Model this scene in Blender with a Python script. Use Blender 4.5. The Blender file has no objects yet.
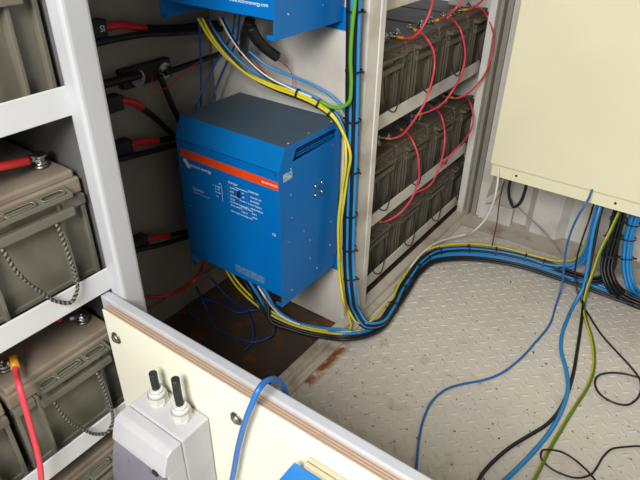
import bpy, bmesh, math, random
from mathutils import Vector, Matrix

random.seed(7)
S = bpy.context.scene
COL = S.collection

# ------------------------------------------------------------------ camera
cam_data = bpy.data.cameras.new('camera')
cam_data.sensor_width = 36.0
cam_data.lens = 36.0 * 574.5103 / 640.0
cam_data.clip_start = 0.02
cam = bpy.data.objects.new('camera', cam_data)
COL.objects.link(cam)
ax = Vector((0.811269, 0.584497, 0.014356))
ay = -Vector((0.325489, -0.431101, -0.841552))
az = -Vector((-0.485696, 0.687397, -0.539986))
cam.matrix_world = Matrix(((ax.x, ay.x, az.x, 0.0), (ax.y, ay.y, az.y, 0.0), (ax.z, ay.z, az.z, 1.26), (0, 0, 0, 1)))
S.camera = cam

# ------------------------------------------------------------------ world, lights, exposure
w = bpy.data.worlds.new('overcast_daylight')
S.world = w
w.use_nodes = True
w.node_tree.nodes['Background'].inputs[0].default_value = (0.86, 0.93, 1.0, 1)
w.node_tree.nodes['Background'].inputs[1].default_value = 0.45

def area(name, loc, aim, sx, sy, power, color):
    L = bpy.data.lights.new(name, 'AREA')
    L.shape = 'RECTANGLE'; L.size = sx; L.size_y = sy
    L.energy = power; L.color = color
    o = bpy.data.objects.new(name, L); COL.objects.link(o)
    o.location = loc
    o.rotation_euler = (Vector(aim) - Vector(loc)).to_track_quat('-Z', 'Y').to_euler()
    return o
area('doorway_daylight', (-0.05, -0.85, 1.85), (-0.05, 1.2, 0.1), 0.8, 0.8, 62, (1.0, 0.98, 0.945))

S.view_settings.view_transform = 'Standard'
S.view_settings.look = 'None'
S.view_settings.gamma = 1.0
S.view_settings.use_curve_mapping = False
S.view_settings.exposure = 0.44
S.cycles.use_denoising = True
S.cycles.max_bounces = 8
S.cycles.diffuse_bounces = 5

# ------------------------------------------------------------------ materials
def srgb(r, g, b):
    f = lambda c: c / 12.92 if c <= 0.04045 else ((c + 0.055) / 1.055) ** 2.4
    return (f(r / 255), f(g / 255), f(b / 255), 1)

def mat(name, col, rough=0.5, metal=0.0, col2=None, scale=8.0, lo=0.45, hi=0.7, bump=0.0, bscale=60.0, coat=0.0, spec=0.5, detail=6):
    m = bpy.data.materials.new(name)
    m.use_nodes = True
    nt = m.node_tree
    b = nt.nodes['Principled BSDF']
    b.inputs['Base Color'].default_value = col
    b.inputs['Roughness'].default_value = rough
    b.inputs['Metallic'].default_value = metal
    b.inputs['Specular IOR Level'].default_value = spec
    b.inputs['Coat Weight'].default_value = coat
    tc = nt.nodes.new('ShaderNodeTexCoord')
    if col2 is not None:
        n = nt.nodes.new('ShaderNodeTexNoise'); n.inputs['Scale'].default_value = scale; n.inputs['Detail'].default_value = detail
        r = nt.nodes.new('ShaderNodeValToRGB')
        r.color_ramp.elements[0].position = lo; r.color_ramp.elements[0].color = col
        r.color_ramp.elements[1].position = hi; r.color_ramp.elements[1].color = col2
        nt.links.new(tc.outputs['Object'], n.inputs['Vector'])
        nt.links.new(n.outputs['Fac'], r.inputs['Fac'])
        nt.links.new(r.outputs['Color'], b.inputs['Base Color'])
    if bump:
        n2 = nt.nodes.new('ShaderNodeTexNoise'); n2.inputs['Scale'].default_value = bscale; n2.inputs['Detail'].default_value = 3
        bp = nt.nodes.new('ShaderNodeBump'); bp.inputs['Strength'].default_value = bump; bp.inputs['Distance'].default_value = 0.002
        nt.links.new(tc.outputs['Object'], n2.inputs['Vector'])
        nt.links.new(n2.outputs['Fac'], bp.inputs['Height'])
        nt.links.new(bp.outputs['Normal'], b.inputs['Normal'])
    return m

def floor_material():
    m = mat('painted_checker_plate', srgb(206, 200, 188), 0.48, bump=0.25, bscale=25)
    nt = m.node_tree; b = nt.nodes['Principled BSDF']
    tc = nt.nodes.new('ShaderNodeTexCoord')
    def noise(sc, det, p0, p1, dist=0.0):
        n = nt.nodes.new('ShaderNodeTexNoise'); n.inputs['Scale'].default_value = sc; n.inputs['Detail'].default_value = det
        n.inputs['Distortion'].default_value = dist
        r = nt.nodes.new('ShaderNodeValToRGB')
        r.color_ramp.elements[0].position = p0; r.color_ramp.elements[0].color = (0, 0, 0, 1)
        r.color_ramp.elements[1].position = p1; r.color_ramp.elements[1].color = (1, 1, 1, 1)
        nt.links.new(tc.outputs['Object'], n.inputs['Vector']); nt.links.new(n.outputs['Fac'], r.inputs['Fac'])
        return r.outputs['Color']
    def mix(a, bcol, fac):
        x = nt.nodes.new('ShaderNodeMix'); x.data_type = 'RGBA'
        if isinstance(a, tuple): x.inputs[6].default_value = a
        else: nt.links.new(a, x.inputs[6])
        if isinstance(bcol, tuple): x.inputs[7].default_value = bcol
        else: nt.links.new(bcol, x.inputs[7])
        nt.links.new(fac, x.inputs[0])
        return x.outputs[2]
    c = mix(srgb(200, 195, 186), srgb(212, 205, 192), noise(3.0, 3, 0.35, 0.65))
    c = mix(c, srgb(184, 171, 152), noise(14.0, 5, 0.58, 0.8))
    # small dark specks of grit
    c = mix(c, srgb(74, 48, 34), noise(85.0, 2, 0.675, 0.71))
    # rust near the angle under the rack (a stain with a shape of its own)
    sx = nt.nodes.new('ShaderNodeSeparateXYZ'); nt.links.new(tc.outputs['Object'], sx.inputs[0])
    def mapr(sock, a0, a1, b0, b1):
        q = nt.nodes.new('ShaderNodeMapRange'); q.inputs[1].default_value = a0; q.inputs[2].default_value = a1
        q.inputs[3].default_value = b0; q.inputs[4].default_value = b1; nt.links.new(sock, q.inputs[0]); return q.outputs[0]
    def mul(p, q):
        k = nt.nodes.new('ShaderNodeMath'); k.operation = 'MULTIPLY'; nt.links.new(p, k.inputs[0]); nt.links.new(q, k.inputs[1]); return k.outputs[0]
    band = mul(mapr(sx.outputs['X'], -0.705, -0.685, 1, 0), mul(mapr(sx.outputs['Y'], 0.90, 0.96, 0, 1), mapr(sx.outputs['Y'], 1.14, 1.18, 1, 0)))
    c = mix(c, srgb(140, 78, 44), mul(band, noise(26.0, 5, 0.36, 0.5)))
    nt.links.new(c, b.inputs['Base Color'])
    return m

M = {
    'floor': floor_material(),
    'alcove_floor': mat('rusty_brown_floor', srgb(68, 55, 43), 0.75, col2=srgb(118, 60, 34), scale=16, lo=0.55, hi=0.66, bump=0.6, bscale=40),
    'white_left': mat('gloss_white_paint', srgb(198, 200, 202), 0.3, col2=srgb(188, 190, 191), scale=5, bump=0.12, bscale=12),
    'post_paint': mat('gloss_white_post_paint', srgb(176, 178, 182), 0.3, col2=srgb(168, 170, 173), scale=5, bump=0.12, bscale=12),
    'white_rack': mat('aged_white_paint', srgb(216, 213, 206), 0.42, col2=srgb(186, 178, 167), scale=11, lo=0.5, hi=0.75, bump=0.15, bscale=20),
    'panel_white': mat('white_back_panel', srgb(205, 200, 192), 0.5, col2=srgb(180, 172, 162), scale=6, lo=0.5, hi=0.8, bump=0.15, bscale=10),
    'wall_white': mat('container_wall_paint', srgb(205, 202, 196), 0.5, col2=srgb(176, 170, 160), scale=9, lo=0.52, hi=0.8, bump=0.3, bscale=14),
    'trim_paint': mat('worn_floor_angle_paint', srgb(186, 180, 166), 0.55, col2=srgb(142, 128, 108), scale=13, lo=0.5, hi=0.75, bump=0.3, bscale=30),
    'dark_panel': mat('grey_rack_side_panel', srgb(92, 92, 92), 0.6, col2=srgb(82, 81, 80), scale=6),
    'inner_lining': mat('grey_inner_lining', srgb(140, 136, 128), 0.7, col2=srgb(120, 114, 104), scale=4),
    'cream': mat('cream_lacquer', srgb(232, 227, 196), 0.33, col2=srgb(227, 221, 190), scale=3, bump=0.06, bscale=9),
    'cream_board': mat('cream_board_face', srgb(219, 218, 199), 0.4, col2=srgb(211, 209, 190), scale=4, bump=0.08, bscale=14),
    'rail_grey': mat('light_grey_rail_paint', srgb(168, 170, 175), 0.38, col2=srgb(157, 159, 164), scale=9, bump=0.2, bscale=30),
    'ply_light': mat('plywood_pale_layer', srgb(172, 152, 132), 0.7, col2=srgb(156, 134, 114), scale=30),
    'ply_dark': mat('plywood_dark_layer', srgb(134, 110, 94), 0.75, col2=srgb(146, 122, 104), scale=30),
    'blue': mat('blue_powder_coat', srgb(0, 108, 186), 0.38, col2=srgb(0, 102, 178), scale=4, bump=0.1, bscale=300, spec=0.3),
    'blue_top': mat('blue_powder_coat_cover', srgb(0, 106, 176), 0.32, bump=0.1, bscale=300, spec=0.55),
    'blue_sheen': mat('painted_sheen_blue_top', srgb(62, 84, 104), 0.5, col2=srgb(74, 88, 100), scale=9, spec=0.5),  # grey sheen of the reflecting top put into the base colour
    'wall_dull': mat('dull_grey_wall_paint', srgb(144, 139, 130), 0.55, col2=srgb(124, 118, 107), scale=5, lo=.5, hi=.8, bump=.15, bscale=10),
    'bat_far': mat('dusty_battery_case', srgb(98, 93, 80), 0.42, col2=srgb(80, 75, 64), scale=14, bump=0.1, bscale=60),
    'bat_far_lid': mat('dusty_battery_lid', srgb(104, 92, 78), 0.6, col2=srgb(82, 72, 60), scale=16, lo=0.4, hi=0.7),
    'orange': mat('orange_stripe', srgb(228, 70, 14), 0.4),
    'print_white': mat('white_print', srgb(205, 222, 238), 0.5),
    'tag_white': mat('white_tag', srgb(190, 200, 208), 0.45, col2=srgb(120, 150, 180), scale=180, lo=0.4, hi=0.6),
    'tag_blue': mat('printed_pale_label', srgb(96, 138, 176), 0.5, col2=srgb(30, 90, 150), scale=420, lo=0.45, hi=0.6),
    'dark_hole': mat('painted_shade_and_dark_parts', srgb(22, 26, 32), 0.7),  # near-black paints the shade inside recesses and holes; also switch and latch
    'steel': mat('bright_steel', srgb(196, 196, 198), 0.3, 1.0, col2=srgb(150, 148, 145), scale=60),
    'dull_steel': mat('dull_steel', srgb(150, 146, 140), 0.45, 1.0, col2=srgb(110, 98, 84), scale=60),
    'bat': mat('battery_grey_case', srgb(101, 98, 86), 0.27, col2=srgb(94, 91, 80), scale=10, bump=0.08, bscale=60),
    'bat_lid': mat('battery_brown_grey_lid', srgb(128, 117, 103), 0.6, col2=srgb(112, 98, 85), scale=12, lo=0.4, hi=0.7, bump=0.15, bscale=40),
    'rope_dark': mat('black_rope_yarn', srgb(34, 33, 31), 0.8),
    'rope_light': mat('grey_rope_yarn', srgb(112, 108, 98), 0.8),
    'black': mat('black_cable_sheath', srgb(22, 22, 24), 0.45),
    'black_rubber': mat('black_rubber', srgb(30, 30, 32), 0.6, bump=0.2, bscale=120),
    'cable_blue': mat('blue_cable_sheath', srgb(38, 134, 200), 0.4),
    'cable_dblue': mat('dark_blue_cable_sheath', srgb(20, 74, 142), 0.4),
    'cable_board': mat('mid_blue_cable_sheath', srgb(34, 98, 168), 0.35),
    'red': mat('red_cable_sheath', srgb(206, 42, 48), 0.38),
    'red_pink': mat('pinkish_red_cable_sheath', srgb(214, 62, 76), 0.4),
    'brown_red': mat('brown_red_wire', srgb(110, 62, 54), 0.5),
    'amber': mat('amber_crimp_sleeve', srgb(214, 150, 30), 0.4),
    'yellow': mat('yellow_insulation', srgb(212, 196, 44), 0.4),
    'green': mat('green_insulation', srgb(92, 160, 34), 0.4),
    'dgreen': mat('dark_green_insulation', srgb(84, 118, 30), 0.4),
    'white_cable': mat('white_cable_sheath', srgb(226, 222, 212), 0.4),
    'grey_cable': mat('grey_cable_sheath', srgb(150, 144, 136), 0.5),
    'box_grey': mat('light_grey_enclosure_plastic', srgb(175, 174, 178), 0.42, col2=srgb(167, 166, 170), scale=14, bump=0.1, bscale=200),
    'gland': mat('pale_gland_plastic', srgb(190, 190, 184), 0.35),
    'beige': mat('beige_backing_plastic', srgb(176, 165, 138), 0.5),
    'blue_small': mat('small_unit_blue', srgb(30, 112, 182), 0.4),
}
sm = bpy.data.materials.new('smoked_translucent_door'); sm.use_nodes = True
b_ = sm.node_tree.nodes['Principled BSDF']
b_.inputs['Base Color'].default_value = srgb(120, 118, 126); b_.inputs['Roughness'].default_value = 0.18
b_.inputs['Transmission Weight'].default_value = 0.25; b_.inputs['IOR'].default_value = 1.45
tcx = sm.node_tree.nodes.new('ShaderNodeTexCoord'); nx = sm.node_tree.nodes.new('ShaderNodeTexNoise'); nx.inputs['Scale'].default_value = 90
rx = sm.node_tree.nodes.new('ShaderNodeValToRGB'); rx.color_ramp.elements[0].position = .2; rx.color_ramp.elements[0].color = srgb(96, 94, 100)
rx.color_ramp.elements[1].position = .42; rx.color_ramp.elements[1].color = srgb(128, 126, 136)
sm.node_tree.links.new(tcx.outputs['Object'], nx.inputs['Vector']); sm.node_tree.links.new(nx.outputs['Fac'], rx.inputs['Fac'])
sm.node_tree.links.new(rx.outputs['Color'], b_.inputs['Base Color'])
M['smoked'] = sm

# ------------------------------------------------------------------ mesh helpers
def NB(): return bmesh.new()

def box(bm, x0, x1, y0, y1, z0, z1, bev=0.0, mi=0, seg=2):
    t = bmesh.new()
    r = bmesh.ops.create_cube(t, size=1.0)
    for v in t.verts:
        v.co = Vector(((x0 + x1) / 2 + v.co.x * (x1 - x0), (y0 + y1) / 2 + v.co.y * (y1 - y0), (z0 + z1) / 2 + v.co.z * (z1 - z0)))
    if bev > 0:
        bmesh.ops.bevel(t, geom=list(t.edges), offset=bev, segments=seg, affect='EDGES', profile=0.5)
    merge(bm, t, mi)

def merge(bm, t, mi=0, mtx=None):
    if mtx is not None: bmesh.ops.transform(t, matrix=mtx, verts=list(t.verts))
    vm = {v: bm.verts.new(v.co) for v in t.verts}
    for f in t.faces:
        try:
            nf = bm.faces.new([vm[v] for v in f.verts]); nf.material_index = mi; nf.smooth = f.smooth
        except ValueError: pass
    t.free()

def cyl(bm, p0, p1, r, seg=16, r2=None, mi=0, smooth=True):
    p0 = Vector(p0); p1 = Vector(p1); r2 = r if r2 is None else r2
    d = (p1 - p0).normalized()
    a = d.orthogonal().normalized(); b = d.cross(a)
    A = []; Bq = []
    for i in range(seg):
        t = 2 * math.pi * i / seg; o = a * math.cos(t) + b * math.sin(t)
        A.append(bm.verts.new(p0 + o * r)); Bq.append(bm.verts.new(p1 + o * r2))
    for i in range(seg):
        j = (i + 1) % seg
        f = bm.faces.new((A[i], A[j], Bq[j], Bq[i])); f.smooth = smooth; f.material_index = mi
    f = bm.faces.new(A[::-1]); f.material_index = mi
    f = bm.faces.new(Bq); f.material_index = mi

def prism(bm, pts, axis, a0, a1, mi=0, bev=0.0):
    """closed outline pts (2D) extruded along axis ('x' -> pts are (y,z), 'y' -> (x,z), 'z' -> (x,y))"""
    def mk(p, a):
        return {'x': (a, p[0], p[1]), 'y': (p[0], a, p[1]), 'z': (p[0], p[1], a)}[axis]
    t = bmesh.new()
    A = [t.verts.new(mk(p, a0)) for p in pts]; Bq = [t.verts.new(mk(p, a1)) for p in pts]
    n = len(pts)
    for i in range(n):
        j = (i + 1) % n
        t.faces.new((A[i], A[j], Bq[j], Bq[i]))
    t.faces.new(A[::-1]); t.faces.new(Bq)
    bmesh.ops.recalc_face_normals(t, faces=list(t.faces))
    if bev > 0:
        bmesh.ops.bevel(t, geom=list(t.edges), offset=bev, segments=2, affect='EDGES', profile=0.5)
    merge(bm, t, mi)

def catmull(pts, per=6):
    P_ = [Vector(p) for p in pts]
    P_ = [P_[0] * 2 - P_[1]] + P_ + [P_[-1] * 2 - P_[-2]]
    out = []
    for i in range(1, len(P_) - 2):
        p0, p1, p2, p3 = P_[i - 1:i + 3]
        # centripetal-ish tangents, limited for uneven spacing
        d1 = (p1 - p0).length + 1e-6; d2 = (p2 - p1).length + 1e-6; d3 = (p3 - p2).length + 1e-6
        m1 = ((p1 - p0) / d1 * d2 + (p2 - p1) / d2 * d1) / (d1 + d2) * d2
        m2 = ((p2 - p1) / d2 * d3 + (p3 - p2) / d3 * d2) / (d2 + d3) * d2
        for k in range(per):
            t = k / per; t2 = t * t; t3 = t2 * t
            out.append(p1 * (2 * t3 - 3 * t2 + 1) + m1 * (t3 - 2 * t2 + t) + p2 * (-2 * t3 + 3 * t2) + m2 * (t3 - t2))
    out.append(P_[-2])
    return out

def frames(path):
    T = []
    n = len(path)
    for i in range(n):
        T.append((path[min(i + 1, n - 1)] - path[max(i - 1, 0)]).normalized())
    u = Vector((0, 0, 1)).cross(T[0])
    if u.length < 0.2: u = Vector((1, 0, 0))
    u = (u - T[0] * u.dot(T[0])).normalized()
    F = []
    for t in T:
        u = (u - t * u.dot(t)).normalized()
        F.append((t, u, t.cross(u)))
    return F

def offset_path(path, du, dv, twist=0.0):
    F = frames(path); out = []; n = len(path)
    for i, (p, (t, u, v)) in enumerate(zip(path, F)):
        a = twist * i / max(1, n - 1)
        c, s = math.cos(a), math.sin(a)
        out.append(p + u * (du * c - dv * s) + v * (du * s + dv * c))
    return out

def tube(bm, path, r, seg=8, mi=0, mi2=None, spin=0.0, tw=1000, cut=6):
    F = frames(path); rings = []
    for p, (t, u, v) in zip(path, F):
        rings.append([bm.verts.new(p + (u * math.cos(2 * math.pi * k / seg + spin) + v * math.sin(2 * math.pi * k / seg + spin)) * r) for k in range(seg)])
    for step, (a, b) in enumerate(zip(rings, rings[1:])):
        for k in range(seg):
            j = (k + 1) % seg
            f = bm.faces.new((a[k], a[j], b[j], b[k])); f.smooth = True
            f.material_index = mi if (mi2 is None or (k + step // tw) % 8 < cut) else mi2
    f = bm.faces.new(rings[0][::-1]); f.material_index = mi
    f = bm.faces.new(rings[-1]); f.material_index = mi

def build(name, bm, mats, parent=None, loc=None, recalc=True):
    if recalc: bmesh.ops.recalc_face_normals(bm, faces=list(bm.faces))
    me = bpy.data.meshes.new(name)
    bm.to_mesh(me); bm.free()
    for m in (mats if isinstance(mats, (list, tuple)) else [mats]):
        me.materials.append(M[m])
    o = bpy.data.objects.new(name, me)
    COL.objects.link(o)
    if parent is not None: o.parent = parent
    if loc is not None: o.location = loc
    return o

def tag(o, label, cat=None, group=None, kind=None):
    if label: o['label'] = label
    if cat: o['category'] = cat
    if group: o['group'] = group
    if kind: o['kind'] = kind
    return o

def thing(name, label, cat, loc=(0, 0, 0), group=None):
    o = bpy.data.objects.new(name, None); COL.objects.link(o)
    o.location = loc; o.empty_display_size = 0.05
    return tag(o, label, cat, group)

def struct(name, bm, mats, label=None):
    o = build(name, bm, mats); o['kind'] = 'structure'
    if label: o['label'] = label
    return o

def copy_tree(o, parent=None):
    c = o.copy(); COL.objects.link(c); c.parent = parent
    for ch in list(o.children): copy_tree(ch, c)
    return c

def letters(name, items, mats, parent, plane='front', depth=0.0, org=(0, 0, 0)):
    """items: (text, a, z, size); plane 'front' faces -Y (a = x), 'side' faces +X (a = y)"""
    bm = NB()
    for txt, a, z, size in items:
        cu = bpy.data.curves.new('lettering', 'FONT'); cu.body = txt; cu.size = size; cu.resolution_u = 2; cu.offset = size * 0.012
        to = bpy.data.objects.new('lettering', cu); COL.objects.link(to)
        dg = bpy.context.evaluated_depsgraph_get()
        me = bpy.data.meshes.new_from_object(to.evaluated_get(dg))
        t = bmesh.new(); t.from_mesh(me)
        if plane == 'front': mt = Matrix(((1, 0, 0, a), (0, 0, -1, depth), (0, 1, 0, z), (0, 0, 0, 1)))
        else: mt = Matrix(((0, 0, 1, depth), (1, 0, 0, a), (0, 1, 0, z), (0, 0, 0, 1)))
        merge(bm, t, 0, mt)
        bpy.data.objects.remove(to); bpy.data.curves.remove(cu); bpy.data.meshes.remove(me)
    return build(name, bm, mats, parent, recalc=False)

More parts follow.
